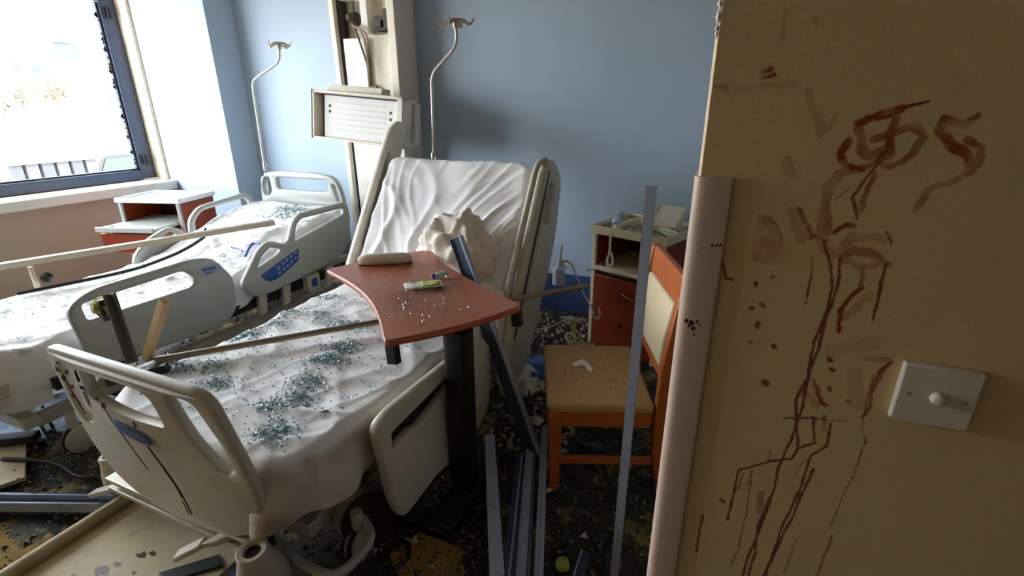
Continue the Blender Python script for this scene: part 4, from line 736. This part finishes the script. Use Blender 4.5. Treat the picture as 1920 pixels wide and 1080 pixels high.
# ================================================================ rods, beams and metal profiles
def bar_thing(name, label, p0, p1, profs, cat='bar', upv=(0, 0, 1), group=None, **k):
    t = thing(name, label, cat, Vector(p0), 0, group)
    for nm, pr, m in profs: ob(nm, MB().bar(p0, p1, pr, upv), m, t, **k)
    return t
def rect(a0, a1, b0, b1): return [(a0, b0), (a1, b0), (a1, b1), (a0, b1)]
def Lp(a, b, th): return [(0, 0), (a, 0), (a, th), (th, th), (th, b), (0, b)]
def Up(a, b, th): return [(-a/2, 0), (a/2, 0), (a/2, b), (a/2-th, b), (a/2-th, th), (-a/2+th, th), (-a/2+th, b), (-a/2, b)]
bar_thing('long_rod', 'long thin brown rod lying across the front bed under the table', (-2.045, 1.04, .645), (-.625, 2.50, .68), [('rod', [(.014*math.cos(k*math.pi/5), .014*math.sin(k*math.pi/5)) for k in range(10)], 'rod_bronze'), ('flange', rect(-.017, -.009, -.008, .008), 'rod_bronze')], 'rod')
b0, b1 = Vector((-2.99, 2.57, .80)), Vector((-4.33, .60, .675))
bt = bar_thing('curtain_track', 'long cream grooved track lying across the bed by the window', b0, b1, [('track', [(-.026, 0), (.026, 0), (.026, .034), (.016, .034), (.016, .027), (.008, .027), (.008, .034), (-.008, .034), (-.008, .027), (-.016, .027), (-.016, .034), (-.026, .034)], 'beam_cream')], 'track', bevel=.002)
m_ = b0+(b1-b0)*.57; ob('hanging_bracket', MB().box(m_+Vector((0, 0, -.09)), (.035, .02, .15)), 'beam_cream', bt, bevel=.003); ob('bracket_wheel', MB().lathe(m_+Vector((.03, .05, -.09)), [(.028, 0), (.032, .01), (.016, .03)], (.8, -.5, 0), 14), 'black_plastic', bt)
cp = [(-3.62, 1.30, .615), (-3.52, 1.52, .622), (-3.465, 1.70, .622), (-3.45, 1.85, .622), (-3.46, 1.98, .63), (-3.43, 2.10, .655), (-3.41, 2.21, .69), (-3.42, 2.33, .73), (-3.47, 2.37, .77)]
ct = ob('black_hose', MB().tube(rnd(cp, .2, 6, False), .011, 8), 'cable_black'); tag(ct, 'black hose curving over the white sheet of the bed by the window', 'hose')
hk = ob('blue_tube', MB().tube(rnd([(-2.88, 2.20, .675), (-2.93, 2.27, .70), (-2.95, 2.33, .725), (-2.89, 2.33, .73), (-2.84, 2.30, .70)], .03, 6, False), .009, 8), 'cap_blue'); tag(hk, 'short blue curved tube on the sheet beside the grey side rail', 'tube')
ob_ = MB().tube([(-3.08, 2.26, .70), (-3.0, 2.25, .698), (-2.94, 2.23, .694)], .006, 6); tag(ob('thin_tube', ob_, 'blue_plastic'), 'thin straight blue tube lying on the sheet by the window', 'tube')
# bent V of metal and wood at the foot of the near bed
vb = Vector((-2.10, 1.02, .64))
bar_thing('metal_angle', 'dark grey metal angle leaning up from the left end of the brown rod', vb, (-2.20, 1.06, .905), [('angle', Lp(.04, .03, .006), 'angle_grey')], 'metal profile', (0, -1, 0), bevel=.001)
bar_thing('wood_batten', 'short tan wooden batten leaning beside the dark metal angle', vb+Vector((.035, .03, .01)), (-1.90, 1.08, .915), [('batten', rect(-.017, .017, -.012, .012), 'tan_wood')], 'batten', (0, -1, 0), bevel=.002)
bar_thing('white_profile', 'short white metal profile lying beside the footboard of the front bed', (-2.06, .93, .63), (-1.98, 1.03, .66), [('profile', rect(-.014, .014, -.006, .006), 'white_paint')], 'metal profile', bevel=.001)
bar_thing('black_profile', 'short black bar under the white profile at the bed foot', (-2.13, .93, .60), (-1.96, 1.06, .63), [('profile', rect(-.02, .02, -.02, .015), 'dark_metal')], 'metal profile', bevel=.002)
me = blob((-2.28, 1.06, .84), .055, .03, .035, 2.2, .5, 3); me.name = 'insulation_foam'
t = thing('insulation_foam', 'yellow and black scrap of foam hanging at the top of the dark metal angle', 'foam', (-2.28, 1.06, .84)); me.name = 'foam'; link('foam', me, 'foam_yellow', t, smooth=30)
ob('foam_strap', MB().bx(-2.255, -2.235, 1.03, 1.08, .79, .88), 'dark_metal', t, bevel=.003)
# dark bar leaning behind the table
bar_thing('window_profile', 'dark blue metal profile leaning on the bed behind the table', (-.655, 1.78, .06), (-1.215, 2.105, .985), [('web', rect(-.030, .030, -.006, .006), 'alu_dark'), ('flange', rect(.024, .034, -.02, .02), 'alu_blue'), ('flange', rect(-.034, -.026, -.015, .015), 'alu_dark')], 'metal profile', (0, -1, .3), bevel=.0015)
# upright strip in front of the chair
t = bar_thing('ceiling_channel', 'tall thin grey metal strip standing upright before the chair', (-.168, 1.20, .0), (-.163, 1.20, 1.425), [('face', rect(-.013, .013, -.002, .002), 'alu_strip'), ('lip', rect(.010, .013, .002, .012), 'alu_strip')], 'metal profile', (0, -1, 0))
# bundle of profiles on the floor
G = 'window profiles on the floor'
for i, (p0, p1, lab, pr, m) in enumerate((
    ((-.885, 1.77, .13), (-.50, 1.03, .22), 'blue-grey flat profile on the floor, nearest the table column', [('web', rect(-.024, .024, -.004, .004), 'alu_blue'), ('flange', rect(-.030, -.022, -.035, .004), 'black_plastic')], 0),
    ((-.70, 1.73, .10), (-.475, 1.06, .17), 'dark blue profile in the floor bundle, between two lighter ones', [('web', rect(-.026, .026, -.004, .004), 'alu_dark'), ('rib', rect(-.004, .004, .004, .014), 'alu_blue')], 0),
    ((-.66, 1.73, .13), (-.425, 1.05, .20), 'light ribbed profile on top of the floor bundle', [('web', rect(-.022, .022, -.004, .004), 'alu_blue'), ('rib', rect(.008, .020, .004, .016), 'alu_strip'), ('rib', rect(-.02, -.012, .004, .012), 'alu_dark')], 0),
    ((-.655, 1.90, .15), (-.372, 1.05, .20), 'thin blue profile rightmost in the floor bundle, beside the chair leg', [('web', rect(-.016, .016, -.004, .004), 'alu_blue'), ('rib', rect(-.003, .003, .004, .012), 'alu_strip'), ('flange', rect(.012, .016, -.03, .004), 'alu_dark')], 0),
    ((-.30, 1.36, .06), (-.285, 1.05, .09), 'short dark blue profile on the floor left of the upright strip', [('web', rect(-.016, .016, -.004, .004), 'alu_dark'), ('flange', rect(.012, .016, .004, .02), 'alu_blue')], 0))):
    bar_thing('window_profile', lab, p0, p1, pr, 'metal profile', (0, 0, 1), G, bevel=.001)

# ================================================================ things by the far wall and on the cabinet
def C2(x, y, z): return Mc2 @ Vector((x, y, z))
ph = thing('telephone', 'cream desk telephone tipped on the cabinet tray, handset off', 'telephone', C2(.30, .2, .86))
d1, d2 = (C2(1, 0, 0)-C2(0, 0, 0)), (C2(0, 1, 0)-C2(0, 0, 0))
def pb(name, c, w, d, h, rx_, rz_, m, parent, bv=.006):
    rot = Matrix.Rotation(R(-19+rz_), 3, 'Z') @ Matrix.Rotation(R(rx_), 3, 'X'); return ob(name, MB().box(c, (w, d, h), rot), m, parent, bevel=bv)
base = pb('base', C2(.33, .27, .93), .25, .22, .055, 24, 8, 'phone_beige', ph, .012)
rot = Matrix.Rotation(R(-11), 3, 'Z') @ Matrix.Rotation(R(24), 3, 'X')
for i in range(3):
    for j in range(4):
        ob('key', MB().box(C2(.33, .27, .93)+rot @ Vector((.005+i*.022, -.05+j*.022, .027)), (.015, .013, .006), rot), 'unit_white', base, bevel=.002)
ob('cradle', MB().box(C2(.33, .27, .93)+rot @ Vector((-.075, 0, .03)), (.045, .17, .018), rot), 'tray_cream', base, bevel=.005)
hp = [C2(.15, .02, .885), C2(.17, .08, .905), C2(.215, .16, .915), C2(.235, .22, .90)]
hs_ = ob('handset', MB().tube(rnd(hp, .05, 4, False), .017, 10).lathe(hp[0], [(.02, -.02), (.028, -.012), (.028, .012), (.016, .022)], (.2, .2, 1), 14).lathe(hp[-1], [(.02, -.02), (.028, -.012), (.028, .012), (.016, .022)], (.2, .2, 1), 14), 'phone_beige', ph)
cd = [C2(.15, .0, .88), C2(.145, -.045, .86), C2(.15, -.055, .80), C2(.155, -.055, .74), C2(.135, -.055, .68), C2(.15, -.055, .64), C2(.18, -.055, .66), C2(.175, -.055, .71), C2(.155, -.055, .75)]
path = rnd(cd, .04, 6, False); coil = []
for i in range(len(path)-1):
    for k in range(6):
        f = k/6; p = path[i].lerp(path[i+1], f); a = (i*6+k)*1.3; coil.append(p+Vector((math.cos(a)*.007, math.sin(a)*.004, math.sin(a)*.004)))
ob('coiled_cord', MB().tube(coil, .0035, 5), 'phone_beige', ph)
bo = C2(.10, .10, .895); ax = (d1*.35-d2*.9+Vector((0, 0, -.12))).normalized(); t = thing('water_bottle', 'clear plastic bottle with a blue cap lying on the cabinet tray', 'bottle', bo)
ob('bottle_body', MB().lathe(bo-ax*.14, [(.02, 0), (.034, .008), (.035, .06), (.032, .07), (.035, .08), (.035, .13), (.02, .165), (.014, .17), (.014, .185)], ax, 20), 'bottle_pale', t); ob('bottle_cap', MB().lathe(bo+ax*.043, [(.016, 0), (.019, .002), (.019, .022), (.015, .025)], ax, 16), 'cap_blue', t)
ob('bottle_label', MB().lathe(bo-ax*.08, [(.0345, 0), (.0358, .001), (.0358, .045), (.0345, .046)], ax, 20), 'label_pale', t)
pp = thing('paper_leaflet', 'cream leaflet leaning over the right edge of the cabinet tray', 'paper', C2(.42, .12, .88)); pb('sheet', C2(.44, .10, .885), .16, .05, .006, 8, -35, 'phone_beige', pp, .001); pb('fold', C2(.445, .12, .896), .15, .045, .006, -10, -35, 'unit_white', pp, .001)
tag(shards('tray_glass', 260, lambda: C2(random.uniform(.0, .5), random.uniform(.0, .4), .862), .006, .02, 'glass_teal', None, .4), 'teal glass splinters scattered on the cream cabinet tray', 'glass')
# suction bottle, bag, plant-like scrap, wires
sb = Vector((-.935, 2.93, .50)); t = thing('suction_bottle', 'pale blue suction bottle with a long white neck by the right bed rail', 'bottle', sb)
ob('bottle_body', MB().lathe(sb, [(.03, 0), (.04, .008), (.04, .10), (.034, .115), (.016, .125)], (0, 0, 1), 20), 'bottle_pale', t); ob('neck', MB().lathe(sb+Vector((0, 0, .12)), [(.016, 0), (.012, .05), (.008, .14), (.004, .16)], (.1, 0, 1), 12), 'white_paint', t)
ob('rail_clamp', MB().bx(sb.x-.075, sb.x-.03, sb.y-.02, sb.y+.02, sb.z+.05, sb.z+.08), 'chrome', t, bevel=.004)
me = blob((-.78, 3.45, .60), .045, .04, .035, 3.3, .4, 4); me.name = 'cloth_scrap'
tt = thing('rag', 'small grey rag on a wall hook right of the pale blue bottle', 'rag', (-.78, 3.55, .6)); me.name = 'rag_cloth'; link('rag_cloth', me, 'cable_pink', tt, smooth=180); ob('wall_hook', MB().tube([(-.78, YW, .62), (-.78, 3.5, .62), (-.78, 3.46, .64)], .006), 'chrome', tt)
me = blob((-.90, 2.52, .07), .12, .10, .065, 6.6, .4, 4); me.name = 'plastic_bag'; tag(link('plastic_bag', me, 'blue_plastic', smooth=180), 'crumpled blue plastic bag on the floor left of the chair', 'bag')
me = blob((-.98, 2.38, .06), .11, .12, .07, 12.6, .4, 4); tag(link('floor_cloth', me, 'cream_cloth', smooth=180), 'dirty pale cloth on the floor beside the blue bag', 'cloth')
sc_ = Vector((-.775, 2.72, .16)); t = thing('infusion_set', 'yellow-green infusion fitting with frayed white wires behind the chair', 'tube', sc_)
ob('stem', MB().tube([sc_-Vector((0, 0, .14)), sc_, sc_+Vector((.01, 0, .1)), sc_+Vector((.02, 0, .2))], [.03, .025, .018, .008], 10), 'yellow_green', t); ob('ring', MB().tube([sc_+Vector((.03*math.cos(a), -.02, .09+.03*math.sin(a))) for a in [k*math.pi/8 for k in range(16)]], .007, 6, True), 'unit_white', t)
fz = MB()
for k in range(14):
    a = random.uniform(0, 6.28); l = random.uniform(.04, .10); b_ = sc_+Vector((.02, 0, .19)); fz.tube([b_, b_+Vector((math.cos(a)*l*.5, random.uniform(-.02, .02), math.sin(a)*l*.3+.02)), b_+Vector((math.cos(a)*l, random.uniform(-.03, .03), math.sin(a)*l*.5))], .004, 5)
ob('frayed_wire', fz, 'wire_white', t); ob('thin_line', MB().tube(rnd([(-1.0, 2.62, .30), (-.92, 2.66, .30), (-.82, 2.7, .36), (-.76, 2.72, .37)], .05, 5, False), .004, 6), 'wire_white', t)
wp = [(-.83, 2.75, .68), (-.87, 2.76, .70), (-.84, 2.74, .735), (-.79, 2.74, .715), (-.77, 2.74, .66), (-.71, 2.73, .54), (-.645, 2.72, .455), (-.64, 2.72, .40), (-.61, 2.72, .395), (-.60, 2.72, .44), (-.615, 2.72, .465)]
pth = rnd(wp, .05, 5, False); tw = []
for i in range(len(pth)-1):
    for k in range(5): p = pth[i].lerp(pth[i+1], k/5); a = (i*5+k)*1.5; tw.append(p+Vector((math.cos(a)*.004, 0, math.sin(a)*.004)))
t = thing('twisted_wire', 'twisted white wire hooked over the end of the brown rod', 'wire', (-.72, 2.73, .55)); ob('strand', MB().tube(tw, .0042, 5), 'wire_white', t); ob('loose_end', MB().tube(rnd([(-.70, 2.74, .68), (-.67, 2.74, .70), (-.63, 2.74, .70)], .02, 4, False), .005, 5), 'wire_white', t)

# ================================================================ floor debris
fp = thing('fallen_panel', 'large cream panel with blood spots lying flat under the foot of the front bed', 'panel', (-1.8, .5, 0))
ob('panel_face', MB().bx(-2.12, -1.46, -.3, .93, .03, .055), 'panel_cream', fp, bevel=.003)
ob('raised_edge', MB().tube([(-2.125, -.3, .075), (-2.125, .96, .075)], .026, 12), 'panel_cream', fp)
for x, y, r in ((-1.86, .62, .02), (-1.84, .66, .012), (-1.80, .72, .016), (-1.77, .74, .012), (-1.70, .60, .028), (-1.67, .62, .024), (-1.64, .63, .018), (-1.72, .57, .018), (-1.88, .55, .012), (-1.93, .57, .008), (-1.75, .66, .008), (-1.90, .46, .015), (-1.76, .49, .02), (-1.60, .70, .01)):
    r *= 1.5; n = 13; a0 = random.random()*6; ob('blood_spot', MB().prism([(x+r*random.uniform(.4, 1.25)*math.cos(a0+2*math.pi*k/n), y+r*random.uniform(.3, .8)*math.sin(a0+2*math.pi*k/n), .0548) for k in range(n)], (0, 0, .0009)), 'blood', fp, smooth=0)
def slab(name, label, poly, z, th, m, cat='panel', group=None, extra=None):
    t = thing(name, label, cat, (sum(p[0] for p in poly)/len(poly), sum(p[1] for p in poly)/len(poly), 0), 0, group)
    ob('board', MB().prism([(x, y, z) for x, y in poly], (0, 0, th)), m, t, bevel=.002)
    return t
G2 = 'broken panels under the bed by the window'
slab('ceiling_tile', 'white tile coloured blue as if lit, teal splinters on it, under the far bed, leftmost', [(-4.1, .8), (-3.2, .72), (-2.98, .98), (-3.5, 1.12), (-3.95, 1.2)], .03, .02, 'panel_blue_white', group=G2)
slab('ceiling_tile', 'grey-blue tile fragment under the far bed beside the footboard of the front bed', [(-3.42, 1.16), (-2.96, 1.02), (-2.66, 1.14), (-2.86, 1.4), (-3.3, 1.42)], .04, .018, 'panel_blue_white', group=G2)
slab('ceiling_tile', 'pale wedge-shaped panel at the left edge below the far bed', [(-3.05, .93), (-2.72, .78), (-2.78, .66), (-3.4, .62)], .03, .02, 'panel_cream', group=G2)
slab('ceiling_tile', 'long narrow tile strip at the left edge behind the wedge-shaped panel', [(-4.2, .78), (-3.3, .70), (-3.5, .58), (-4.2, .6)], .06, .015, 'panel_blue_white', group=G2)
bar_thing('dark_batten', 'black batten lying on the pale wedge-shaped panel at the left edge', (-3.5, .58, .075), (-2.98, .95, .075), [('batten', rect(-.03, .03, -.02, .02), 'dark_metal')], 'batten', bevel=.003)
bar_thing('dark_batten', 'thin black strip between the blue-white tiles under the far bed', (-3.44, 1.14, .06), (-2.98, 1.0, .065), [('batten', rect(-.012, .012, -.008, .008), 'dark_metal')], 'batten', bevel=.002)
bar_thing('dark_batten', 'thin black bar along the hanging sheet of the bed by the window', (-4.1, 1.16, .12), (-2.9, 1.32, .12), [('batten', rect(-.014, .014, -.012, .012), 'dark_metal')], 'batten', bevel=.002)
bar_thing('window_profile', 'wide dark blue window profile on the floor at the left edge', (-3.1, .46, .05), (-2.17, .83, .06), [('web', rect(-.055, .055, -.005, .005), 'alu_dark'), ('flange', rect(.047, .055, .005, .05), 'alu_blue'), ('rib', rect(-.02, -.012, .005, .03), 'alu_blue')], 'metal profile', bevel=.002)
slab('dark_plate', 'black rectangular plate on the cream panel by the cone bumper', [(-1.66, .69), (-1.60, .68), (-1.475, .80), (-1.53, .83)], .056, .01, 'black_plastic', 'plate')
slab('dark_plate', 'blue-black jagged plate right of the black rectangular plate', [(-1.46, .66), (-1.30, .64), (-1.31, .78), (-1.40, .84), (-1.44, .80)], .03, .03, 'alu_dark', 'plate')
slab('dark_plate', 'dark slab on the floor beside the raised edge of the cream panel', [(-2.5, .70), (-2.2, .83), (-2.15, .93), (-2.3, .97), (-2.55, .86)], .008, .02, 'dark_metal', 'plate')
slab('cardboard', 'yellow-brown stained cardboard scrap left of the cream panel', [(-2.62, .46), (-2.24, .5), (-2.2, .66), (-2.5, .66)], .012, .006, 'rubble_ochre', 'cardboard')
slab('cardboard', 'ochre cardboard scrap on the floor below the overbed table column', [(-.93, 1.26), (-.72, 1.22), (-.63, 1.02), (-.82, .98), (-.98, 1.1)], .022, .006, 'rubble_ochre', 'cardboard')
slab('cardboard', 'small ochre scrap on the floor under the lowered bed rail', [(-1.02, 1.52), (-.9, 1.5), (-.92, 1.72), (-1.0, 1.74)], .02, .006, 'rubble_ochre', 'cardboard')
slab('paper_scrap', 'cream paper scrap on the floor behind the leaning dark profile', [(-.80, 2.05), (-.73, 2.03), (-.72, 2.09), (-.79, 2.11)], .05, .003, 'cream_paint', 'paper')
lm = thing('yellow_ball', 'small yellow round fruit on the floor by the profile bundle', 'fruit', (-.365, 1.29, .06)); ob('fruit', MB().lathe((-.365, 1.29, .055), [(.002, -.028), (.018, -.022), (.027, 0), (.019, .02), (.006, .028), (.002, .033)], (.3, -.2, 1), 18), 'yellow_green', lm)
ob('fruit_stem', MB().lathe((-.355, 1.284, .086), [(.003, 0), (.002, .006)], (.3, -.2, 1), 6), 'rubble_dark', lm)
# cables on the floor
for i, (pts, r, lab) in enumerate((
    ([(-.98, 2.05, .05), (-.90, 1.86, .06), (-.83, 1.84, .05), (-.72, 1.64, .04), (-.68, 1.5, .05), (-.74, 1.38, .04)], .008, 'black cable running down beside the leaning dark profile'),
    ([(-.86, 2.22, .12), (-.80, 2.05, .08), (-.78, 1.92, .05), (-.70, 1.82, .05), (-.62, 1.76, .04)], .006, 'thin black cable loop nearest the chair'),
    ([(-1.15, 1.32, .03), (-.98, 1.28, .03), (-.9, 1.36, .04), (-.80, 1.3, .04), (-.62, 1.2, .04), (-.55, 1.0, .03)], .011, 'thick black cable curling on the floor in front of the column'),
    ([(-1.02, 1.1, .03), (-.96, 1.18, .035), (-.90, 1.12, .03), (-.94, .98, .03), (-1.0, .9, .03)], .011, 'thick black cable beside the wheel of the front bed'),
    ([(-.52, 2.0, .03), (-.38, 1.92, .04), (-.2, 1.6, .03), (-.24, 1.35, .03), (-.14, 1.2, .03)], .010, 'black cable under the chair'),
    ([(-2.95, .8, .06), (-2.7, .9, .05), (-2.45, .86, .05), (-2.3, 1.05, .04), (-2.1, 1.1, .04)], .010, 'black cable at the left by the white cone bumper'))):
    tag(ob('floor_cable', MB().tube(rnd(pts, .2, 6, False), r, 7), 'cable_black'), lab, 'cable', 'cables on the floor')
tag(ob('pale_string', MB().tube(rnd([(-.93, 1.42, .08), (-.80, 1.36, .17), (-.66, 1.3, .21), (-.52, 1.26, .215)], .1, 5, False), .0012, 5), 'cable_grey'), 'thin pale string crossing the profile bundle', 'string')
tag(ob('pale_string', MB().tube([(-.34, 1.72, .18), (-.18, 1.78, .27), (-.06, 1.86, .36)], .002, 5), 'cable_grey'), 'thin pale cord running up under the chair to the partition', 'string')
# uneven layer of dirt and crushed rubble, then loose pieces
def rub(u, v):
    x, y = -4.3+4.7*u, .2+3.4*v; h = .012+.030*max(0, fbm(x*2.2, y*2.2, 1))+.012*max(0, fbm(x*9, y*9, 4))+.006*fbm(x*26, y*26, 2, 2)
    if y > 2.7: h += .05*max(0, fbm(x*3, y*3, 8)+.3)*(1 if -1.2 < x < -.5 else 0)
    return (x, y, max(-.01, h-.008))
tag(stuff(ob('rubble_layer', MB().grid(230, 170, rub), 'floor_grime', smooth=60)), 'dark dirty layer of crushed rubble and glass covering the floor', 'rubble')
def flo(x0, x1, y0, y1, zz=.03):
    def f():
        x, y = random.uniform(x0, x1), random.uniform(y0, y1)
        if -2.16 < x < -1.42 and y < .95: return None
        return (x, y, zz+random.uniform(-.008, .02)+.02*max(0, fbm(x*2.2, y*2.2, 1)))
    return f
tag(shards('dark_glass_floor', 4600, flo(-3.6, .0, .35, 2.9), .006, .022, 'glass_dark', None, .3), 'dark green glass splinters all over the floor', 'glass')
tag(shards('teal_glass_floor', 3000, flo(-3.4, -.1, .4, 2.9), .004, .015, 'glass_teal', None, .4), 'teal glass splinters all over the floor', 'glass')
tag(shards('clear_glass_floor', 900, flo(-3.2, .0, .4, 2.9, .04), .004, .014, 'glass_clear', None, .5), 'bright clear glass crumbs all over the floor', 'glass')
tag(shards('ochre_rubble', 2200, flo(-3.2, .0, .4, 2.9), .005, .022, 'rubble_ochre', None, .6), 'ochre crumbs of plasterboard on the floor', 'rubble')
tag(shards('pale_rubble', 1500, lambda: flo(-1.25, -.45, 2.2, 3.4, .05)() if random.random() < .45 else flo(-1.05, -.55, 1.75, 2.7, .045)() if random.random() < .6 else flo(-3.2, .0, .5, 2.9)(), .008, .04, 'rubble_pale', None, .6), 'pale plaster crumbs on the floor towards the far wall', 'rubble')
tag(shards('dark_rubble', 2200, flo(-3.4, .0, .35, 3.2), .008, .035, 'rubble_dark', None, .5), 'dark lumps of rubble on the floor', 'rubble')
# glass on the beds
CL = [(-1.96,1.44),(-1.94,1.58),(-1.82,1.74),(-1.65,1.7),(-1.57,1.7),(-1.93,1.1),(-1.7,1.08),(-1.25,0.89),(-1.24,0.94),(-1.45,1.35),(-1.47,1.5),(-2.0,1.7),(-1.93,1.94),(-1.33,1.12),(-1.84,1.16),(-1.4,1.39),(-1.42,1.49),(-1.36,1.03),(-1.38,1.22),(-1.98,1.4)]
def near_bed():
    if random.random() < .8:
        c = random.choice(CL); x, y = c[0]+random.gauss(0, .04), c[1]+random.gauss(0, .028)
    else: x, y = random.uniform(-1.98, -1.12), random.uniform(.9, 2.05)
    if not (-2.0 < x < -1.1 and .85 < y < 2.2): return None
    return (x, y, .602+wrinkle(x-XC, y, 3.0)+.006*fbm((x-XC)*3+3, y*3)+.002)
tag(shards('teal_glass_bed', 2400, near_bed, .004, .014, 'glass_teal', None, .45), 'clusters of teal broken glass on the sheet of the front bed', 'glass')
tag(shards('clear_glass_bed', 1500, near_bed, .003, .012, 'glass_clear', None, .5), 'clear glass crumbs on the sheet of the front bed', 'glass')
def far_bed():
    x, y = random.uniform(-3.62, -2.80), random.uniform(.9, 2.9)
    if fbm(x*3, y*3, 6) < -.05: return None
    return (x, y, .588+wrinkle(x-XF, y, 11.0)+.006*fbm((x-XF)*3+11, y*3)+far_rise(y)+.002)
tag(shards('teal_glass_far_bed', 900, far_bed, .005, .014, 'glass_teal', None, .4), 'fine teal broken glass on the sheet of the bed by the window', 'glass')
tag(shards('glass_heap', 500, lambda: (lambda y: (random.gauss(-3.12, .09), y, .592+far_rise(y)+abs(random.gauss(0, .016))))(random.gauss(2.8, .07)), .008, .03, 'glass_clear', None, .35), 'heap of clear green glass on the pillow end of the bed by the window', 'glass')
